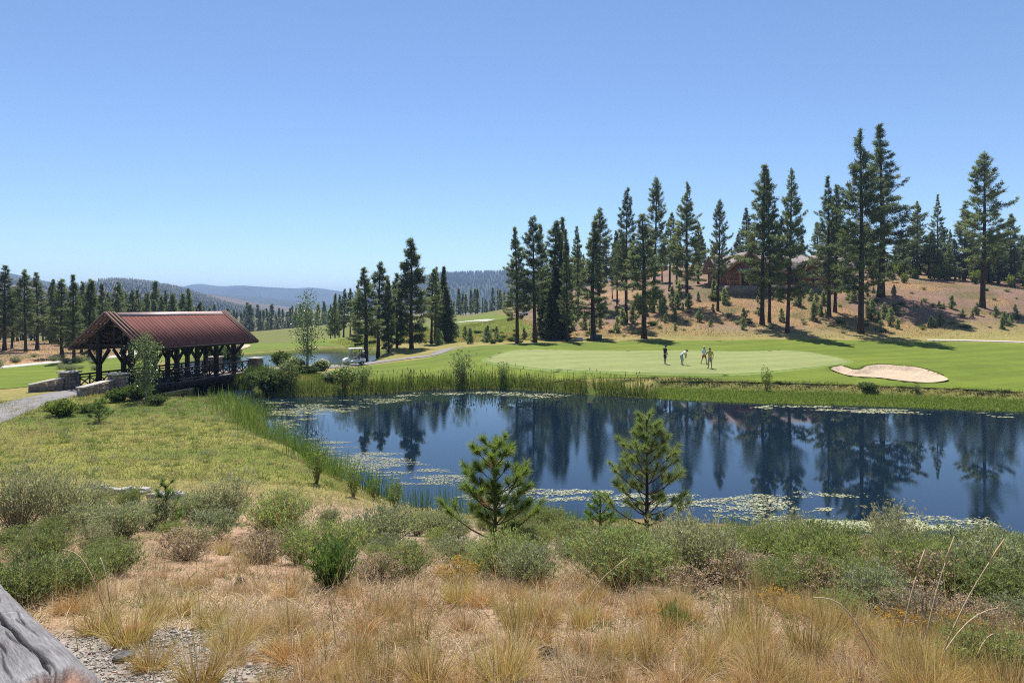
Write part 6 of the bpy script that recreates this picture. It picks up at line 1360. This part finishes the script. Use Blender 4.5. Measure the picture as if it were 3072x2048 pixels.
def build_log():
    L = np.linalg.norm(LB - LA); nu, nv = 460, 420; R0 = .205; r = np.random.default_rng(17)
    th = np.linspace(0, 2 * math.pi, nu, endpoint=False)[None]; z = np.linspace(0, L, nv)[:, None]
    R = R0 * (1 + .02 * np.sin(z * 2.1 + 1) + .012 * np.sin(th * 3 + z)) + .006 * (fbm(np.cos(th) * 2 + z * 0, z * 2 + np.sin(th) * 2, .35, 5) - .5)
    R = R + .0025 * (vnoise(th * 14 + .25 * np.sin(z * 5), z * 1.2, 1.0, 3) - .5)
    col = np.ones((nv, nu, 3))
    for k in range(190):                                      # drying checks, a few wide and long
        wide = k % 6 == 0
        t0 = r.uniform(0, 2 * math.pi); z0 = r.uniform(-.2, L); ln = r.uniform(.5, 1.6) if wide else r.uniform(.08, .5); wd = r.uniform(.006, .010) if wide else r.uniform(.0025, .0055); w = t0 + .10 * np.sin(z * 2.3 + k) + .025 * np.sin(z * 13 + k * 3)
        m_ = np.clip((z - z0) / .10, 0, 1) * np.clip((z0 + ln - z) / .10, 0, 1); dth = np.abs((th - w + math.pi) % (2 * math.pi) - math.pi) * R0
        g_ = np.exp(-(dth / (wd * np.maximum(m_, .05))) ** 2) * (m_ > 0); R = R - (.03 if wide else .006) * g_; col *= (1 - (.92 if wide else .7) * g_)[..., None]
    for k in range(7):                                        # knots
        t0 = r.uniform(0, 2 * math.pi); z0 = r.uniform(.3, L); d2 = ((th - t0 + math.pi) % (2 * math.pi) - math.pi) ** 2 * R0 ** 2 * 1.3 + (z - z0) ** 2; g_ = np.exp(-d2 / .014 ** 2); R = R + .010 * np.exp(-d2 / .03 ** 2) - .02 * g_; col *= (1 - .85 * g_)[..., None]
    for k in range(6):                                        # pale scuffs left by a chain
        z0 = r.uniform(.3, L); g_ = np.exp(-((z - z0 - .05 * np.cos(th - 2 + k)) / .006) ** 2) * (fbm(th * 2, z * 0 + k, .5, k) > .45); col *= (1 + .5 * g_)[..., None]
    hew = sstep(.22, .14, z + .03 * np.sin(th * 5) + .02 * np.sin(th * 11) + .04 * vnoise(th * 20, z * 4, 1.0, 2)); R = R * (1 - .07 * hew) - .05 * sstep(.36, .0, z) * hew
    col = col * (1 - hew[..., None]) + col * hew[..., None] * np.array([1.7, 1.02, .70]) * (.75 + .5 * vnoise(th * 30, z * 3, 1.0, 8))[..., None]
    V = np.stack([np.cos(th) * R, np.sin(th) * R, np.broadcast_to(z, R.shape)], -1).reshape(-1, 3)
    I = np.arange(nu * nv).reshape(nv, nu); F = np.stack([I[:-1].ravel(), np.roll(I[:-1], -1, 1).ravel(), np.roll(I[1:], -1, 1).ravel(), I[1:].ravel()], 1)
    me = mesh("log", V, [F, np.array([I[0][::-1]]), np.array([I[-1]])], M["log"], True, col.reshape(-1, 3))
    a_, b_ = LA.copy(), LB.copy(); a_[2] = hs(*LA[:2]) + .19; b_[2] = hs(*LB[:2]) + .20
    o = ob("log", me, None, a_); o.rotation_euler = Vector(b_ - a_).to_track_quat('Z', 'Y').to_euler(); return o
tag(build_log(), "weathered grey barrier log with drying cracks in the bottom left corner", "log")
# a pine cone, bark chips and a few long bent straws
def cone(px, py, label):
    x, y = G(px, py); q = MB(); r = np.random.default_rng(int(px))
    for k in range(60):
        t = k / 60; az = k * 2.4; R = .035 * math.sin(math.pi * (.12 + .86 * t)); a = np.array([math.cos(az) * R * .5, math.sin(az) * R * .5, -.05 + .1 * t]); q.bar(a, a + np.array([math.cos(az) * R, math.sin(az) * R, .012]), .018, .006)
    tag(q.build("pine_cone", M["twig"], None, loc=(x, y, hs(x, y) + .03), rot=(1.4, .3, px)), label, "pine cone")
cone(722, 1762, "brown pine cone in the dry grass left of centre"); cone(1640, 1990, "pine cone on the bare sandy patch")
x, y = G(365, 1925); tag(MB().add([(0, 0, 0), (.10, .02, .01), (.13, .09, .03), (.05, .12, .02), (-.03, .07, .015), (0, 0, .03), (.10, .02, .035), (.125, .085, .055), (.05, .115, .045), (-.028, .065, .04)], [(4, 3, 2, 1, 0), (5, 6, 7, 8, 9), (0, 1, 6, 5), (1, 2, 7, 6), (2, 3, 8, 7), (3, 4, 9, 8), (4, 0, 5, 9)]).build("bark_chip", plain("red bark", (.30, .12, .075), .9, 0, .3, 20), None, loc=(x, y, hs(x, y) + .01)), "reddish chip of pine bark on the gravel", "bark chip")
straws = [((2780, 2048), (3072, 1850), .25), ((2650, 2040), (2470, 1820), .3), ((2760, 2010), (2880, 1700), .12), ((2800, 2030), (3020, 1700), .1), ((2690, 2000), (2790, 1740), .1), ((330, 1880), (155, 1665), .35), ((340, 1890), (270, 1690), .2), ((1750, 1830), (1850, 1720), .1), ((2900, 2060), (3072, 1960), .3)]
for i, (a, b_, sag) in enumerate(straws):
    xa, ya = G(*a); xb, yb_ = XD(b_[0], ya), ya; zb = ZD(b_[1], ya); za = hs(xa, ya); pts = [np.array([xa + (xb - xa) * t, ya + .1 * t, za + (zb - za) * t + sag * .4 * math.sin(math.pi * t)]) for t in np.linspace(0, 1, 9)]
    q = MB().tube(pts, np.linspace(.0045, .002, 9), 5).build("dry_stalk", plain("straw", (.52, .38, .23), .7, 0, .2, 10), None); tag(q, "long bent dry grass stalk " + ["reaching to the right edge", "arching left over the dried shrubs", "with seed head, left of two upright ones at right", "with seed head, leaning to the upper right", "upright in the lower right brush", "arching over the green shrub at left", "second arching one at the left green shrub", "short, below the largest dome shrub", "lowest in the right corner"][i], "grass stalk", "long dry stalks in the foreground")
    if i in (2, 3, 4, 7): 
        t_ = norm(pts[-1] - pts[-2]); MB().tube([pts[-1] - t_ * .02, pts[-1] + t_ * .05, pts[-1] + t_ * .12], [.003, .006, .002], 6).build("seed_head", plain("seed head", (.45, .33, .16), .8, 0, .2, 20), q)

# ---------------------------------------------------------------- the air
mh = bpy.data.materials.new("thin haze"); mh.use_nodes = True; nt = mh.node_tree
for _k, _v in (('volume_sampling', 'DISTANCE'), ('homogeneous_volume', True)):
    try: setattr(mh.cycles, _k, _v)
    except Exception: pass
nt.nodes.remove(nt.nodes["Principled BSDF"])
pv = nt.nodes.new("ShaderNodeVolumePrincipled"); pv.inputs["Color"].default_value = (.47, .67, 1.0, 1); pv.inputs["Density"].default_value = 2.2e-4; pv.inputs["Anisotropy"].default_value = 0.0
nt.links.new(pv.outputs[0], nt.nodes["Material Output"].inputs["Volume"])
b_ = MB().box((-9500, -500, -14), (9500, 9800, 165))
tag(b_.build("haze", mh), "thin blue haze in the air", None, None, "stuff")
